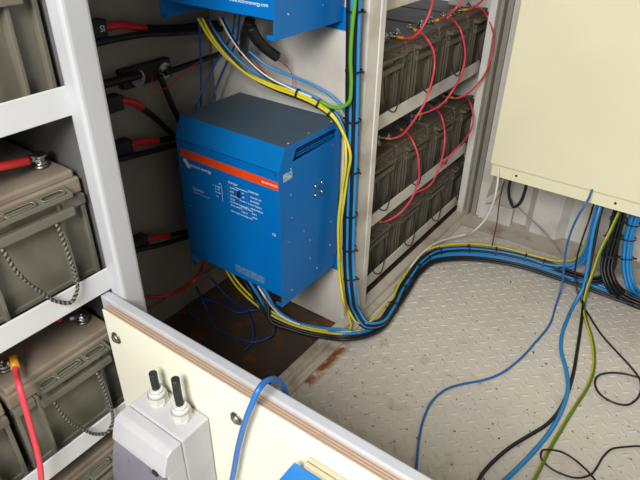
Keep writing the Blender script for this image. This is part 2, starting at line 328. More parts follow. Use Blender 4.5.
# ------------------------------------------------------------------ measured cable routes (metres; x right, y deeper, z up)
PATHS = {
    'w_top_red': [(-1.235, 0.8503, 0.9438), (-1.235, 0.8726, 0.9423), (-1.235, 0.9011, 0.9398), (-1.235, 0.9292, 0.9304), (-1.235, 0.9679, 0.9214)],
    'w_top_black': [(-1.235, 0.9679, 0.9214), (-1.235, 1.0315, 0.9106), (-1.235, 1.1, 0.9015), (-1.235, 1.155, 0.8975), (-1.235, 1.2532, 0.8895)],
    'w_second': [(-1.22, 0.7676, 0.914), (-1.22, 0.8136, 0.9163), (-1.22, 0.8785, 0.9157), (-1.22, 0.9535, 0.9116), (-1.22, 1.0333, 0.8999), (-1.22, 1.1389, 0.8865), (-1.22, 1.2363, 0.8778)],
    'w_bus_in': [(-1.235, 0.7546, 0.817), (-1.235, 0.81, 0.8152), (-1.235, 0.8686, 0.8133), (-1.235, 0.9308, 0.8113)],
    'w_bus_out': [(-1.225, 1.004, 0.8013), (-1.225, 1.0759, 0.804), (-1.225, 1.1525, 0.8068), (-1.225, 1.2342, 0.8097), (-1.225, 1.3218, 0.8159)],
    'w_drop': [(-1.215, 0.9781, 0.8013), (-1.215, 0.9892, 0.7664), (-1.215, 1.0028, 0.7213), (-1.215, 1.0206, 0.6732), (-1.215, 1.0347, 0.618)],
    'w_mid_red': [(-1.235, 0.8578, 0.7622), (-1.235, 0.8785, 0.7565), (-1.235, 0.9042, 0.7415), (-1.235, 0.9209, 0.7259)],
    'w_mid_black': [(-1.235, 0.9209, 0.7259), (-1.235, 0.9523, 0.6945), (-1.235, 0.9874, 0.6521), (-1.235, 1.0274, 0.5999), (-1.235, 1.0654, 0.5392)],
    'w_low_red': [(-1.235, 0.8644, 0.64), (-1.235, 0.8971, 0.6375), (-1.235, 0.93, 0.6294), (-1.235, 0.9566, 0.6205)],
    'w_low_black': [(-1.235, 0.9566, 0.6205), (-1.235, 0.9921, 0.6147), (-1.235, 1.0365, 0.6092), (-1.235, 1.0956, 0.6089)],
    'w_low_second': [(-1.22, 0.7711, 0.6264), (-1.22, 0.8164, 0.621), (-1.22, 0.88, 0.6125), (-1.22, 0.9478, 0.6035), (-1.22, 1.0207, 0.5968), (-1.22, 1.079, 0.5929)],
    'w_base_red': [(-1.235, 0.8624, 0.3441), (-1.235, 0.898, 0.333), (-1.235, 0.9417, 0.3145)],
    'w_base_black': [(-1.235, 0.9417, 0.3145), (-1.235, 0.9886, 0.3019), (-1.235, 1.0715, 0.2797)],
    'w_base_second': [(-1.22, 0.7751, 0.3442), (-1.22, 0.8261, 0.3341), (-1.22, 0.8965, 0.3111), (-1.22, 0.9734, 0.2932), (-1.22, 1.0561, 0.2739)],
    'w_dark_red': [(-1.22, 0.7629, 0.198), (-1.22, 0.8194, 0.1622), (-1.2, 0.8698, 0.1437), (-1.17, 0.9058, 0.1549), (-1.13, 0.9286, 0.1979), (-1.2055, 1.04, 0.1591), (-1.1634, 1.04, 0.2394)],
    'fat1': [(-0.944, 1.04, 0.9678), (-0.977, 1.06, 0.9328), (-1.0231, 1.1, 0.8874), (-1.0746, 1.15, 0.8514)],
    'fat2': [(-0.945, 1.04, 0.9544), (-0.9458, 1.06, 0.9235), (-0.9447, 1.09, 0.8944), (-0.9323, 1.12, 0.8685)],
    'red_thin1': [(-1.063, 1.17, 0.865), (-1.0634, 1.18, 0.8312), (-1.0432, 1.18, 0.8077), (-1.0139, 1.17, 0.7992)],
    'red_thin2': [(-0.9408, 1.13, 0.86), (-0.9428, 1.16, 0.8405), (-0.9439, 1.19, 0.8128), (-0.9376, 1.19, 0.7819), (-0.9334, 1.18, 0.7691)],
    'red_sense': [(-1.21, 0.9485, 0.8092), (-1.2, 0.9393, 0.7873), (-1.2, 0.9603, 0.7741), (-1.2, 0.9945, 0.7735), (-1.2, 1.033, 0.7938), (-1.2, 1.0788, 0.8078), (-1.2, 1.1212, 0.8149)],
    'blue_d1': [(-1.1333, 1.06, 0.9538), (-1.16, 1.0799, 0.8826), (-1.18, 1.0917, 0.7976), (-1.19, 1.0918, 0.7255), (-1.2, 1.0894, 0.6349), (-1.2, 1.0713, 0.5306)],
    'blue_d2': [(-1.0097, 1.06, 0.9673), (-1.0626, 1.1, 0.906), (-1.13, 1.1272, 0.847), (-1.17, 1.101, 0.7696), (-1.18, 1.0648, 0.7118), (-1.19, 1.0466, 0.6505), (-1.19, 1.0288, 0.5803)],
    'blue_d3': [(-0.9934, 1.06, 0.9694), (-1.0458, 1.1, 0.9011), (-1.13, 1.1478, 0.8213), (-1.17, 1.1374, 0.7465), (-1.18, 1.1092, 0.6937), (-1.19, 1.0918, 0.6365), (-1.19, 1.0665, 0.5671)],
    'sw_y1': [(-1.1383, 1.06, 0.9436), (-1.1287, 1.08, 0.8986), (-1.103, 1.1, 0.8543), (-1.0539, 1.12, 0.8127), (-0.9821, 1.14, 0.7883), (-0.9031, 1.15, 0.7776), (-0.8396, 1.16, 0.7618), (-0.7892, 1.165, 0.7371), (-0.7601, 1.17, 0.6967), (-0.7266, 1.155, 0.6555), (-0.7386, 1.165, 0.5738), (-0.7451, 1.165, 0.5049), (-0.752, 1.165, 0.4324), (-0.7523, 1.165, 0.3551), (-0.7453, 1.165, 0.2696), (-0.7277, 1.16, 0.1875), (-0.7358, 1.207, 0.09), (-0.6986, 1.1978, 0.07), (-0.6706, 1.2056, 0.075), (-0.6657, 1.2585, 0.07), (-0.6752, 1.3261, 0.062), (-0.6747, 1.3786, 0.058), (-0.6928, 1.4453, 0.055), (-0.7104, 1.542, 0.055), (-0.7201, 1.6288, 0.055), (-0.7181, 1.7219, 0.055), (-0.6812, 1.8029, 0.05), (-0.5931, 1.8878, 0.045), (-0.4904, 1.9392, 0.04), (-0.3783, 1.9547, 0.04), (-0.2914, 1.9784, 0.04), (-0.2475, 2.0098, 0.05), (-0.2339, 2.0399, 0.08), (-0.2353, 2.0477, 0.12)],
    'sw_y2': [(-1.1238, 1.06, 0.9455), (-1.1144, 1.08, 0.8982), (-1.089, 1.1, 0.8515), (-1.0402, 1.12, 0.8073), (-0.9687, 1.14, 0.7802), (-0.8927, 1.15, 0.7691), (-0.8318, 1.16, 0.7529), (-0.7839, 1.165, 0.7277), (-0.7571, 1.17, 0.6865), (-0.7345, 1.15, 0.6327), (-0.7464, 1.155, 0.5395), (-0.7506, 1.15, 0.4401), (-0.7471, 1.15, 0.3479), (-0.7402, 1.15, 0.2623), (-0.7115, 1.13, 0.1953), (-0.7444, 1.2231, 0.05), (-0.7212, 1.2002, 0.04), (-0.7182, 1.1612, 0.04), (-0.756, 1.133, 0.04)],
    'sw_b1': [(-1.1216, 1.075, 0.9434), (-1.1112, 1.095, 0.8991), (-1.0848, 1.115, 0.8555), (-1.0354, 1.135, 0.8146), (-0.9636, 1.155, 0.7908), (-0.8911, 1.165, 0.7788), (-0.8333, 1.175, 0.7617), (-0.7883, 1.18, 0.7356), (-0.7644, 1.185, 0.6936), (-0.7542, 1.185, 0.623), (-0.7453, 1.19, 0.5708), (-0.7421, 1.195, 0.4447)],
    'sw_b2': [(-1.0717, 1.085, 0.9484), (-1.0601, 1.105, 0.9079), (-1.0333, 1.125, 0.8683), (-0.9843, 1.145, 0.8314), (-0.9144, 1.165, 0.811), (-0.8548, 1.175, 0.7967), (-0.8087, 1.185, 0.7774), (-0.7745, 1.19, 0.7491), (-0.761, 1.195, 0.705), (-0.7612, 1.195, 0.632), (-0.7453, 1.19, 0.5708), (-0.7421, 1.195, 0.4447)],
    'sw_k1': [(-1.1199, 1.07, 0.9444), (-1.1103, 1.09, 0.8952), (-1.0846, 1.11, 0.8462), (-1.0355, 1.13, 0.7998), (-0.9636, 1.15, 0.7706), (-0.89, 1.16, 0.759), (-0.8312, 1.17, 0.7422), (-0.7854, 1.175, 0.7162), (-0.7608, 1.18, 0.674), (-0.7499, 1.18, 0.6029), (-0.7453, 1.19, 0.5708), (-0.7421, 1.195, 0.4447)],
    'sw_k2': [(-1.0737, 1.08, 0.9489), (-1.0631, 1.1, 0.8998), (-1.037, 1.12, 0.8509), (-0.9882, 1.14, 0.8043), (-0.9176, 1.16, 0.7747), (-0.8559, 1.17, 0.7609), (-0.8079, 1.18, 0.7419), (-0.7721, 1.185, 0.7136), (-0.7571, 1.19, 0.6688), (-0.7561, 1.19, 0.5944), (-0.7453, 1.19, 0.5708), (-0.7421, 1.195, 0.4447)],
    'sw_w': [(-1.0706, 1.07, 0.9509), (-1.0603, 1.09, 0.9039), (-1.0344, 1.11, 0.8572), (-0.9861, 1.13, 0.813), (-0.9162, 1.15, 0.7855), (-0.8537, 1.16, 0.772)],
    'v_green': [(-0.737, 1.16, 1.0999), (-0.735, 1.16, 1.0191), (-0.7396, 1.16, 0.9539), (-0.7402, 1.16, 0.8855), (-0.7353, 1.16, 0.8192), (-0.7362, 1.155, 0.7854), (-0.7528, 1.15, 0.7705), (-0.7793, 1.145, 0.766), (-0.8128, 1.14, 0.7756)],
    'v_black': [(-0.7622, 1.19, 1.1348), (-0.7568, 1.19, 1.0125), (-0.7522, 1.19, 0.877), (-0.747, 1.19, 0.7261), (-0.7429, 1.19, 0.5565), (-0.7399, 1.19, 0.3982), (-0.7339, 1.19, 0.2784), (-0.713, 1.175, 0.2002), (-0.7118, 1.2099, 0.1), (-0.6762, 1.2099, 0.065), (-0.6488, 1.2447, 0.055), (-0.6531, 1.3289, 0.05), (-0.6847, 1.4486, 0.035), (-0.7034, 1.5638, 0.032), (-0.7138, 1.6704, 0.03), (-0.6999, 1.7603, 0.028), (-0.6374, 1.8335, 0.028), (-0.5318, 1.8956, 0.028), (-0.406, 1.9305, 0.028), (-0.3036, 1.9417, 0.028), (-0.2046, 1.9374, 0.028), (-0.1395, 1.9432, 0.04), (-0.1223, 1.95, 0.0963), (-0.1328, 1.96, 0.1631), (-0.1444, 1.96, 0.2408), (-0.1575, 1.96, 0.3228), (-0.1643, 1.96, 0.37)],
    'v_blue': [(-0.7622, 1.19, 1.1348), (-0.7568, 1.19, 1.0125), (-0.7522, 1.19, 0.877), (-0.747, 1.19, 0.7261), (-0.7429, 1.19, 0.5565), (-0.7399, 1.19, 0.3982), (-0.7339, 1.19, 0.2784), (-0.713, 1.175, 0.2002), (-0.7118, 1.2099, 0.1), (-0.6762, 1.2099, 0.065), (-0.6488, 1.2447, 0.055), (-0.6531, 1.3289, 0.05), (-0.6847, 1.4486, 0.035), (-0.7034, 1.5638, 0.032), (-0.7138, 1.6704, 0.03), (-0.6999, 1.7603, 0.028), (-0.6374, 1.8335, 0.028), (-0.5318, 1.8956, 0.028), (-0.406, 1.9305, 0.028), (-0.3036, 1.9417, 0.028), (-0.2558, 1.9565, 0.04), (-0.2234, 1.97, 0.0686), (-0.2101, 1.97, 0.1268), (-0.2095, 1.97, 0.1908), (-0.2126, 1.96, 0.2762), (-0.2139, 1.95, 0.339), (-0.2173, 1.95, 0.3759)],
    's_y1': [(-1.1243, 1.05, 0.2036), (-1.086, 1.05, 0.1491), (-1.0145, 1.0398, 0.12), (-0.9505, 1.0642, 0.07), (-0.8689, 1.0889, 0.045), (-0.7789, 1.1218, 0.04), (-0.7097, 1.1479, 0.05), (-0.675, 1.1923, 0.045)],
    's_y2': [(-1.1098, 1.05, 0.2174), (-1.0716, 1.05, 0.1635), (-1.0138, 1.0532, 0.12), (-0.9492, 1.0776, 0.07), (-0.8748, 1.0965, 0.045), (-0.7843, 1.1294, 0.04), (-0.7149, 1.1556, 0.05), (-0.68, 1.2002, 0.045)],
    's_b1': [(-1.0168, 1.04, 0.2052), (-0.9784, 1.04, 0.1646), (-0.9601, 1.0491, 0.12), (-0.9601, 1.0757, 0.07), (-0.8778, 1.1003, 0.045), (-0.7871, 1.1333, 0.04), (-0.7097, 1.1479, 0.05), (-0.675, 1.1923, 0.045), (-0.6544, 1.2692, 0.035), (-0.6687, 1.3999, 0.03), (-0.6844, 1.5141, 0.03), (-0.7028, 1.6336, 0.028), (-0.6918, 1.7359, 0.026), (-0.6267, 1.8105, 0.026), (-0.5221, 1.8722, 0.026), (-0.3976, 1.9072, 0.026), (-0.2942, 1.9123, 0.026), (-0.1982, 1.9151, 0.026), (-0.1221, 1.9163, 0.024), (-0.0457, 1.9196, 0.022), (0.0617, 1.9449, 0.022), (0.25, 1.9, 0.018), (0.6, 1.91, 0.016), (1, 1.92, 0.016)],
    's_b2': [(-0.9635, 1.04, 0.2098), (-0.9258, 1.04, 0.1659), (-0.919, 1.0673, 0.1), (-0.8807, 1.1041, 0.045), (-0.7898, 1.1371, 0.04), (-0.72, 1.1633, 0.05), (-0.6713, 1.1864, 0.045), (-0.6506, 1.2629, 0.035), (-0.6647, 1.3929, 0.03), (-0.6802, 1.5064, 0.03), (-0.6984, 1.625, 0.028), (-0.6872, 1.7267, 0.026), (-0.6223, 1.8009, 0.026), (-0.5182, 1.8623, 0.026), (-0.3942, 1.8974, 0.026), (-0.2913, 1.9027, 0.026), (-0.1957, 1.9057, 0.026), (-0.1199, 1.907, 0.024), (-0.0438, 1.9105, 0.022), (0.0632, 1.9359, 0.022), (0.25, 1.89, 0.018), (0.6, 1.9, 0.016), (1, 1.91, 0.016)],
    's_k1': [(-1.058, 1.06, 0.1794), (-1.0189, 1.06, 0.1335), (-0.9753, 1.047, 0.11), (-0.941, 1.053, 0.07), (-0.8601, 1.0777, 0.045), (-0.7708, 1.1105, 0.04), (-0.7022, 1.1365, 0.05), (-0.6676, 1.1805, 0.045), (-0.6469, 1.2567, 0.035), (-0.6607, 1.3858, 0.03), (-0.6761, 1.4986, 0.03), (-0.6939, 1.6165, 0.028), (-0.6827, 1.7175, 0.026), (-0.618, 1.7914, 0.026), (-0.5143, 1.8526, 0.026), (-0.3909, 1.8877, 0.026), (-0.2885, 1.8932, 0.026), (-0.1932, 1.8964, 0.026), (-0.1177, 1.8979, 0.024), (-0.0419, 1.9015, 0.022), (0.0646, 1.9269, 0.022), (0.25, 1.88, 0.018), (0.6, 1.89, 0.016), (1, 1.9, 0.016)],
    's_k2': [(-1.0155, 1.06, 0.1824), (-0.977, 1.06, 0.133), (-0.9455, 1.0598, 0.1), (-0.9307, 1.0456, 0.07), (-0.8503, 1.0703, 0.045), (-0.7616, 1.1031, 0.04), (-0.6934, 1.1289, 0.05), (-0.659, 1.1727, 0.045), (-0.6382, 1.2483, 0.035), (-0.6515, 1.3763, 0.03), (-0.6664, 1.488, 0.03), (-0.6837, 1.6047, 0.028), (-0.6722, 1.7047, 0.026), (-0.6079, 1.778, 0.026), (-0.5048, 1.8389, 0.026), (-0.3824, 1.8739, 0.026), (-0.2807, 1.8797, 0.026), (-0.1862, 1.8832, 0.026), (-0.1113, 1.8849, 0.024), (-0.0361, 1.8887, 0.022), (0.0698, 1.9142, 0.022), (0.25, 1.87, 0.018), (0.6, 1.88, 0.016), (1, 1.89, 0.016)],
    's_white': [(-0.9556, 1.03, 0.1966), (-0.9277, 1.02, 0.1852), (-0.9255, 1.0473, 0.13), (-0.9059, 1.0705, 0.08), (-0.8775, 1.0848, 0.06), (-0.844, 1.0931, 0.055)],
    'tangle1': [(-1.3252, 1.1, 0.0916), (-1.3254, 1.1, 0.0213), (-1.1904, 1.0029, 0.06), (-1.1636, 0.999, 0.02), (-1.0864, 0.9574, 0.015), (-1.0046, 0.9633, 0.012), (-0.9386, 0.9838, 0.012), (-0.9143, 1.0381, 0.015), (-0.9688, 1.0934, 0.02), (-1.0273, 1.1008, 0.02), (-1.0753, 1.064, 0.012), (-1.1494, 1.0548, 0.012), (-1.2112, 1.0367, 0.02), (-1.2467, 1.009, 0.012), (-1.211, 0.9656, 0.01), (-1.1422, 0.9536, 0.01)],
    'tangle2': [(-1.2749, 1.12, 0.1015), (-1.3007, 1.15, 0.0162), (-1.2012, 1.0844, 0.06), (-1.1559, 1.0919, 0.02), (-1.0621, 1.0748, 0.02), (-0.9872, 1.0296, 0.012), (-0.9476, 0.9797, 0.01), (-0.9411, 0.9398, 0.01)],
    'tangle3': [(-1.2078, 1.0246, 0.025), (-1.1704, 1.0438, 0.022), (-1.1103, 1.0443, 0.025), (-1.0632, 1.0516, 0.022), (-1.0461, 1.0923, 0.025), (-1.0538, 1.132, 0.03)],
    'white_cable': [(-0.5516, 1.845, 0.4071), (-0.5404, 1.835, 0.3681), (-0.5361, 1.83, 0.3165), (-0.5482, 1.85, 0.2386), (-0.5673, 1.86, 0.1719), (-0.5944, 1.86, 0.1224), (-0.6554, 1.9133, 0.05), (-0.6937, 1.8474, 0.05), (-0.7156, 1.7762, 0.055), (-0.7211, 1.7018, 0.06), (-0.7171, 1.6221, 0.06), (-0.7134, 1.556, 0.05), (-0.7072, 1.4961, 0.035), (-0.6959, 1.4272, 0.03)],
    'grey_cable': [(-0.5662, 1.98, 0.3111), (-0.5488, 1.99, 0.2621), (-0.525, 2.02, 0.2053), (-0.4977, 2.06, 0.1567), (-0.4478, 2.08, 0.115), (-0.3913, 2.1224, 0.05), (-0.3404, 2.1082, 0.02), (-0.3018, 2.0478, 0.03)],
    'grey_loop': [(-0.5662, 1.98, 0.3111), (-0.5613, 1.98, 0.2452), (-0.5769, 1.98, 0.2011), (-0.6152, 2, 0.1661)],
    'brown_cable': [(-0.5533, 1.96, 0.3229), (-0.5535, 1.96, 0.2646), (-0.5559, 1.97, 0.195), (-0.55, 1.97, 0.1214), (-0.5502, 1.97, 0.0568), (-0.5343, 1.9144, 0.045)],
    'black_loop': [(-0.5275, 1.95, 0.3264), (-0.527, 1.95, 0.2855), (-0.514, 1.95, 0.2394), (-0.4941, 1.95, 0.2163), (-0.4787, 1.95, 0.2343), (-0.4693, 1.95, 0.2792), (-0.4686, 1.95, 0.3283)],
    'thin_blue': [(-0.2384, 1.842, 0.4179), (-0.2362, 1.8, 0.397), (-0.2451, 1.78, 0.3556), (-0.2576, 1.8, 0.2697), (-0.2581, 1.81, 0.1927), (-0.2479, 1.81, 0.1223), (-0.2383, 1.81, 0.0534), (-0.2304, 1.751, 0.006), (-0.2162, 1.6376, 0.006), (-0.2264, 1.5162, 0.006), (-0.2422, 1.405, 0.006), (-0.2666, 1.3195, 0.006), (-0.3038, 1.2571, 0.006), (-0.3392, 1.2162, 0.006), (-0.3686, 1.1705, 0.006), (-0.3821, 1.114, 0.006), (-0.3739, 1.0364, 0.006), (-0.3512, 0.9634, 0.006), (-0.3268, 0.9057, 0.006), (-0.2976, 0.8396, 0.006), (-0.27, 0.74, 0.006), (-0.22, 0.62, 0.006), (-0.15, 0.5, 0.006)],
    'thin_black': [(-0.2349, 1.95, 0.3204), (-0.2257, 1.88, 0.2893), (-0.2256, 1.86, 0.2199), (-0.2227, 1.85, 0.1525), (-0.2114, 1.84, 0.091), (-0.1886, 1.82, 0.0482), (-0.1538, 1.799, 0.012), (-0.1175, 1.7469, 0.012), (-0.0666, 1.688, 0.006), (-0.0087, 1.6329, 0.006), (0.041, 1.5889, 0.006), (0.0734, 1.5516, 0.006), (0.0877, 1.5038, 0.006), (0.0837, 1.4542, 0.006), (0.0646, 1.4174, 0.006), (0.03, 1.4053, 0.006), (-0.0051, 1.4162, 0.006), (-0.0266, 1.4479, 0.006), (-0.0275, 1.4868, 0.006), (-0.0063, 1.5177, 0.006), (0.0359, 1.5403, 0.009), (0.0778, 1.5477, 0.012), (0.1135, 1.5714, 0.006), (0.1735, 1.5414, 0.008), (0.2635, 1.5514, 0.008), (0.3735, 1.6214, 0.008)],
    'mid_blue': [(-0.2123, 1.93, 0.3747), (-0.2079, 1.9, 0.3249), (-0.2035, 1.88, 0.2661), (-0.1935, 1.87, 0.1867), (-0.1811, 1.85, 0.1197), (-0.1735, 1.83, 0.0577), (-0.1793, 1.7937, 0.012), (-0.1761, 1.6898, 0.008), (-0.1677, 1.604, 0.008), (-0.1496, 1.5311, 0.008), (-0.1118, 1.4523, 0.008), (-0.0861, 1.3822, 0.008), (-0.077, 1.2994, 0.01), (-0.0799, 1.2016, 0.008), (-0.0938, 1.1128, 0.008), (-0.1108, 1.0341, 0.008), (-0.1249, 0.9818, 0.008), (-0.1366, 0.9462, 0.008), (-0.1666, 0.8462, 0.008), (-0.1766, 0.7262, 0.008), (-0.1566, 0.6062, 0.008)],
    'mid_black': [(-0.2068, 1.95, 0.3604), (-0.2024, 1.92, 0.2983), (-0.1931, 1.9, 0.2322), (-0.1837, 1.88, 0.1647), (-0.1732, 1.85, 0.1019), (-0.1626, 1.82, 0.0515), (-0.1492, 1.7793, 0.014), (-0.1314, 1.6932, 0.007), (-0.1066, 1.5533, 0.007), (-0.089, 1.445, 0.007), (-0.081, 1.3449, 0.007), (-0.0832, 1.2771, 0.006), (-0.0961, 1.2113, 0.007), (-0.1202, 1.1527, 0.007), (-0.1465, 1.0901, 0.007), (-0.1655, 1.0273, 0.007), (-0.1764, 0.969, 0.007), (-0.1773, 0.9272, 0.007), (-0.1973, 0.8372, 0.008), (-0.1873, 0.7272, 0.008), (-0.1373, 0.6272, 0.008)],
    'green_yellow': [(-0.1473, 1.95, 0.3498), (-0.1504, 1.92, 0.3166), (-0.1535, 1.88, 0.269), (-0.1603, 1.86, 0.2053), (-0.1595, 1.84, 0.1348), (-0.1578, 1.81, 0.0686), (-0.1503, 1.7925, 0.018), (-0.1242, 1.7228, 0.012), (-0.0903, 1.6556, 0.008), (-0.0611, 1.5748, 0.008), (-0.0438, 1.4925, 0.008), (-0.0414, 1.4154, 0.008), (-0.0496, 1.3307, 0.008), (-0.0579, 1.226, 0.008), (-0.0645, 1.1344, 0.008), (-0.0666, 1.0454, 0.008), (-0.0696, 1.0021, 0.008), (-0.0896, 0.9121, 0.008), (-0.1096, 0.8021, 0.008), (-0.0896, 0.6821, 0.008)],
    'floor_loop': [(0.1203, 0.9808, 0.005), (0.0903, 1.0508, 0.005), (0.0703, 1.1008, 0.005), (0.0458, 1.1238, 0.005), (0.0122, 1.1417, 0.005), (-0.0253, 1.151, 0.005), (-0.0578, 1.1318, 0.016), (-0.0775, 1.1116, 0.018), (-0.0731, 1.0926, 0.014), (-0.0488, 1.0851, 0.006), (-0.0163, 1.0851, 0.005), (0.0192, 1.0973, 0.005), (0.0409, 1.1193, 0.01), (0.0494, 1.1583, 0.005), (0.0544, 1.1985, 0.005), (0.0674, 1.2383, 0.005), (0.0935, 1.2652, 0.005), (0.136, 1.2965, 0.005), (0.206, 1.2865, 0.008), (0.296, 1.3265, 0.008), (0.386, 1.4165, 0.008)],
    'rb_black': [(-0.1567, 1.96, 0.3536), (-0.1498, 1.95, 0.3029), (-0.1445, 1.95, 0.2256), (-0.1382, 1.94, 0.1507), (-0.1273, 1.92, 0.1027), (-0.1007, 1.9, 0.0701), (-0.0605, 1.9169, 0.03), (-0.0058, 1.9101, 0.025), (0.0645, 1.9222, 0.025), (0.25, 1.93, 0.028), (0.6, 1.95, 0.028), (1, 1.96, 0.028)],
    'rb_blue': [(-0.1004, 1.96, 0.3611), (-0.0995, 1.95, 0.3014), (-0.0953, 1.95, 0.2323), (-0.0829, 1.94, 0.1733), (-0.0666, 1.93, 0.1231), (-0.0438, 1.92, 0.0837), (-0.0077, 1.9635, 0.03), (0.0565, 1.9658, 0.028), (0.25, 1.93, 0.028), (0.6, 1.95, 0.028), (1, 1.96, 0.028)],
    'blue_over': [(-0.2199, 1.8745, 0.045), (-0.1694, 1.9433, 0.022), (-0.1201, 1.9471, 0.015), (-0.0725, 1.9478, 0.014), (-0.0019, 1.9579, 0.014), (0.25, 1.86, 0.012), (0.6, 1.86, 0.01), (1, 1.87, 0.01)],
    'board_cable': [(-0.4822, 0.4, 0.06), (-0.4742, 0.4, 0.2), (-0.4622, 0.4, 0.3637), (-0.4464, 0.4, 0.4371), (-0.4319, 0.4, 0.5038), (-0.4144, 0.4, 0.57), (-0.3968, 0.402, 0.6252), (-0.3911, 0.412, 0.6504), (-0.3938, 0.428, 0.649), (-0.3954, 0.445, 0.6396), (-0.3968, 0.462, 0.6203), (-0.3975, 0.474, 0.5968), (-0.397, 0.48, 0.5698), (-0.3934, 0.482, 0.529), (-0.3934, 0.482, 0.35), (-0.3734, 0.502, 0.12), (-0.3334, 0.562, 0.01), (-0.2734, 0.582, 0.006)],
    'j1': [(-0.835, 1.5582, 0.8515), (-0.82, 1.5679, 0.8491), (-0.79, 1.5604, 0.8549), (-0.765, 1.5576, 0.8759), (-0.75, 1.5642, 0.907), (-0.745, 1.5768, 0.9406), (-0.74, 1.5675, 0.9842), (-0.74, 1.5619, 1.0279)],
    'j2': [(-0.85, 1.6866, 0.85), (-0.82, 1.6696, 0.8483), (-0.78, 1.6472, 0.8376), (-0.76, 1.6556, 0.8065), (-0.75, 1.6576, 0.7623), (-0.74, 1.6267, 0.7126), (-0.74, 1.5985, 0.6631), (-0.75, 1.5737, 0.6229), (-0.77, 1.5666, 0.5841), (-0.8, 1.5695, 0.5453), (-0.825, 1.5567, 0.5345), (-0.84, 1.5436, 0.5367)],
    'j3': [(-0.845, 1.822, 0.8527), (-0.82, 1.8194, 0.8626), (-0.78, 1.7861, 0.8882), (-0.76, 1.7876, 0.9082), (-0.75, 1.8021, 0.9308), (-0.74, 1.8119, 0.9651)],
    'j4': [(-0.85, 1.9241, 0.8502), (-0.81, 1.8936, 0.849), (-0.77, 1.867, 0.8303), (-0.75, 1.8689, 0.7882), (-0.74, 1.8719, 0.7402), (-0.74, 1.8587, 0.6861), (-0.74, 1.8077, 0.6474), (-0.76, 1.7928, 0.6056), (-0.79, 1.7856, 0.5763), (-0.82, 1.7736, 0.5586), (-0.84, 1.7617, 0.5503)],
    'j5': [(-0.845, 2.0428, 0.8542), (-0.82, 2.053, 0.8591), (-0.79, 2.0359, 0.8784), (-0.76, 2.0123, 0.9076), (-0.74, 2.0149, 0.9469)],
    'j6': [(-0.85, 2.1527, 0.8513), (-0.82, 2.147, 0.8488), (-0.78, 2.1227, 0.83), (-0.75, 2.1109, 0.7947), (-0.74, 2.1286, 0.7439), (-0.74, 2.1261, 0.6867), (-0.74, 2.0911, 0.6353), (-0.75, 2.0452, 0.5996), (-0.78, 2.046, 0.563), (-0.81, 2.0285, 0.5459), (-0.84, 2.013, 0.5476)],
    'j7': [(-0.86, 1.6822, 0.5189), (-0.82, 1.6497, 0.5283), (-0.78, 1.6189, 0.5202), (-0.755, 1.6141, 0.4859), (-0.74, 1.6116, 0.4332), (-0.74, 1.6126, 0.3656), (-0.75, 1.5922, 0.3132), (-0.77, 1.5727, 0.2717), (-0.79, 1.5417, 0.2511), (-0.81, 1.5155, 0.2442), (-0.825, 1.4998, 0.2483)],
    'j8': [(-0.86, 1.9158, 0.5276), (-0.81, 1.8578, 0.5476), (-0.77, 1.8178, 0.5389), (-0.755, 1.8187, 0.4978), (-0.74, 1.8, 0.455), (-0.74, 1.7952, 0.4029), (-0.74, 1.7687, 0.3538), (-0.76, 1.7671, 0.3), (-0.78, 1.7306, 0.2842), (-0.8, 1.6997, 0.2805), (-0.825, 1.7016, 0.2737)],
    'j9': [(-0.86, 2.1824, 0.5025), (-0.81, 2.1314, 0.5184), (-0.77, 2.0793, 0.5131), (-0.75, 2.0638, 0.4822), (-0.74, 2.0469, 0.4414), (-0.74, 2.0018, 0.4112), (-0.74, 1.9165, 0.3955), (-0.76, 1.8847, 0.3567), (-0.79, 1.8912, 0.3126), (-0.825, 1.9184, 0.2835)],
    'left_red1': [(-0.8545, 0.3287, 0.885), (-0.8332, 0.3471, 0.885), (-0.8227, 0.3705, 0.88), (-0.8173, 0.3957, 0.872), (-0.8535, 0.4272, 0.868)],
    'left_red3': [(-0.8354, 0.2801, 0.545), (-0.8164, 0.2712, 0.54), (-0.775, 0.2547, 0.5492), (-0.76, 0.2463, 0.5077), (-0.755, 0.2409, 0.4544), (-0.755, 0.2369, 0.4061), (-0.755, 0.2298, 0.3587), (-0.755, 0.2149, 0.3035)],
}


XW = -1.27          # inner face of the wall behind racks and alcove
YB = 2.18           # back wall crests
# ------------------------------------------------------------------ room shell
bm = NB()
box(bm, -0.745, 1.07, -0.7, 2.25, -0.03, 0.0)
# raised lens treads in an alternating diagonal grid, part of the plate itself
def tread(cx, cy, ang):
    L, Wd, h = 0.0165, 0.0048, 0.0023
    c, s = math.cos(ang), math.sin(ang)
    prof = [(-1, 0, 0), (-.5, .8, 0), (0, 1, 0), (.5, .8, 0), (1, 0, 0), (.5, -.8, 0), (0, -1, 0), (-.5, -.8, 0)]
    base = [bm.verts.new((cx + (u * L * c - v * Wd * s), cy + (u * L * s + v * Wd * c), 0.0001)) for u, v, _ in prof]
    top = [bm.verts.new((cx + (u * .62 * L * c - v * .4 * Wd * s), cy + (u * .62 * L * s + v * .4 * Wd * c), h)) for u, v, _ in prof]
    for i in range(8):
        j = (i + 1) % 8
        bm.faces.new((base[i], base[j], top[j], top[i])).smooth = True
    bm.faces.new(top).smooth = True
nx_, ny_ = 38, 46
for i in range(nx_):
    for j in range(ny_):
        x = -0.705 + i * 0.046; y = -0.02 + j * 0.046
        if y < 2.03 and x < 1.0:
            tread(x + .001, y + .002, -math.pi / 4)
            if y + .023 < 2.03: tread(x + 0.023, y + 0.023, math.pi / 4)
struct('floor', bm, 'floor', 'painted steel checker plate floor')
bm = NB(); box(bm, XW - .02, -0.745, -0.7, 2.25, -0.03, -0.004)
struct('floor_alcove', bm, 'alcove_floor', 'rusty brown steel floor under the racks')
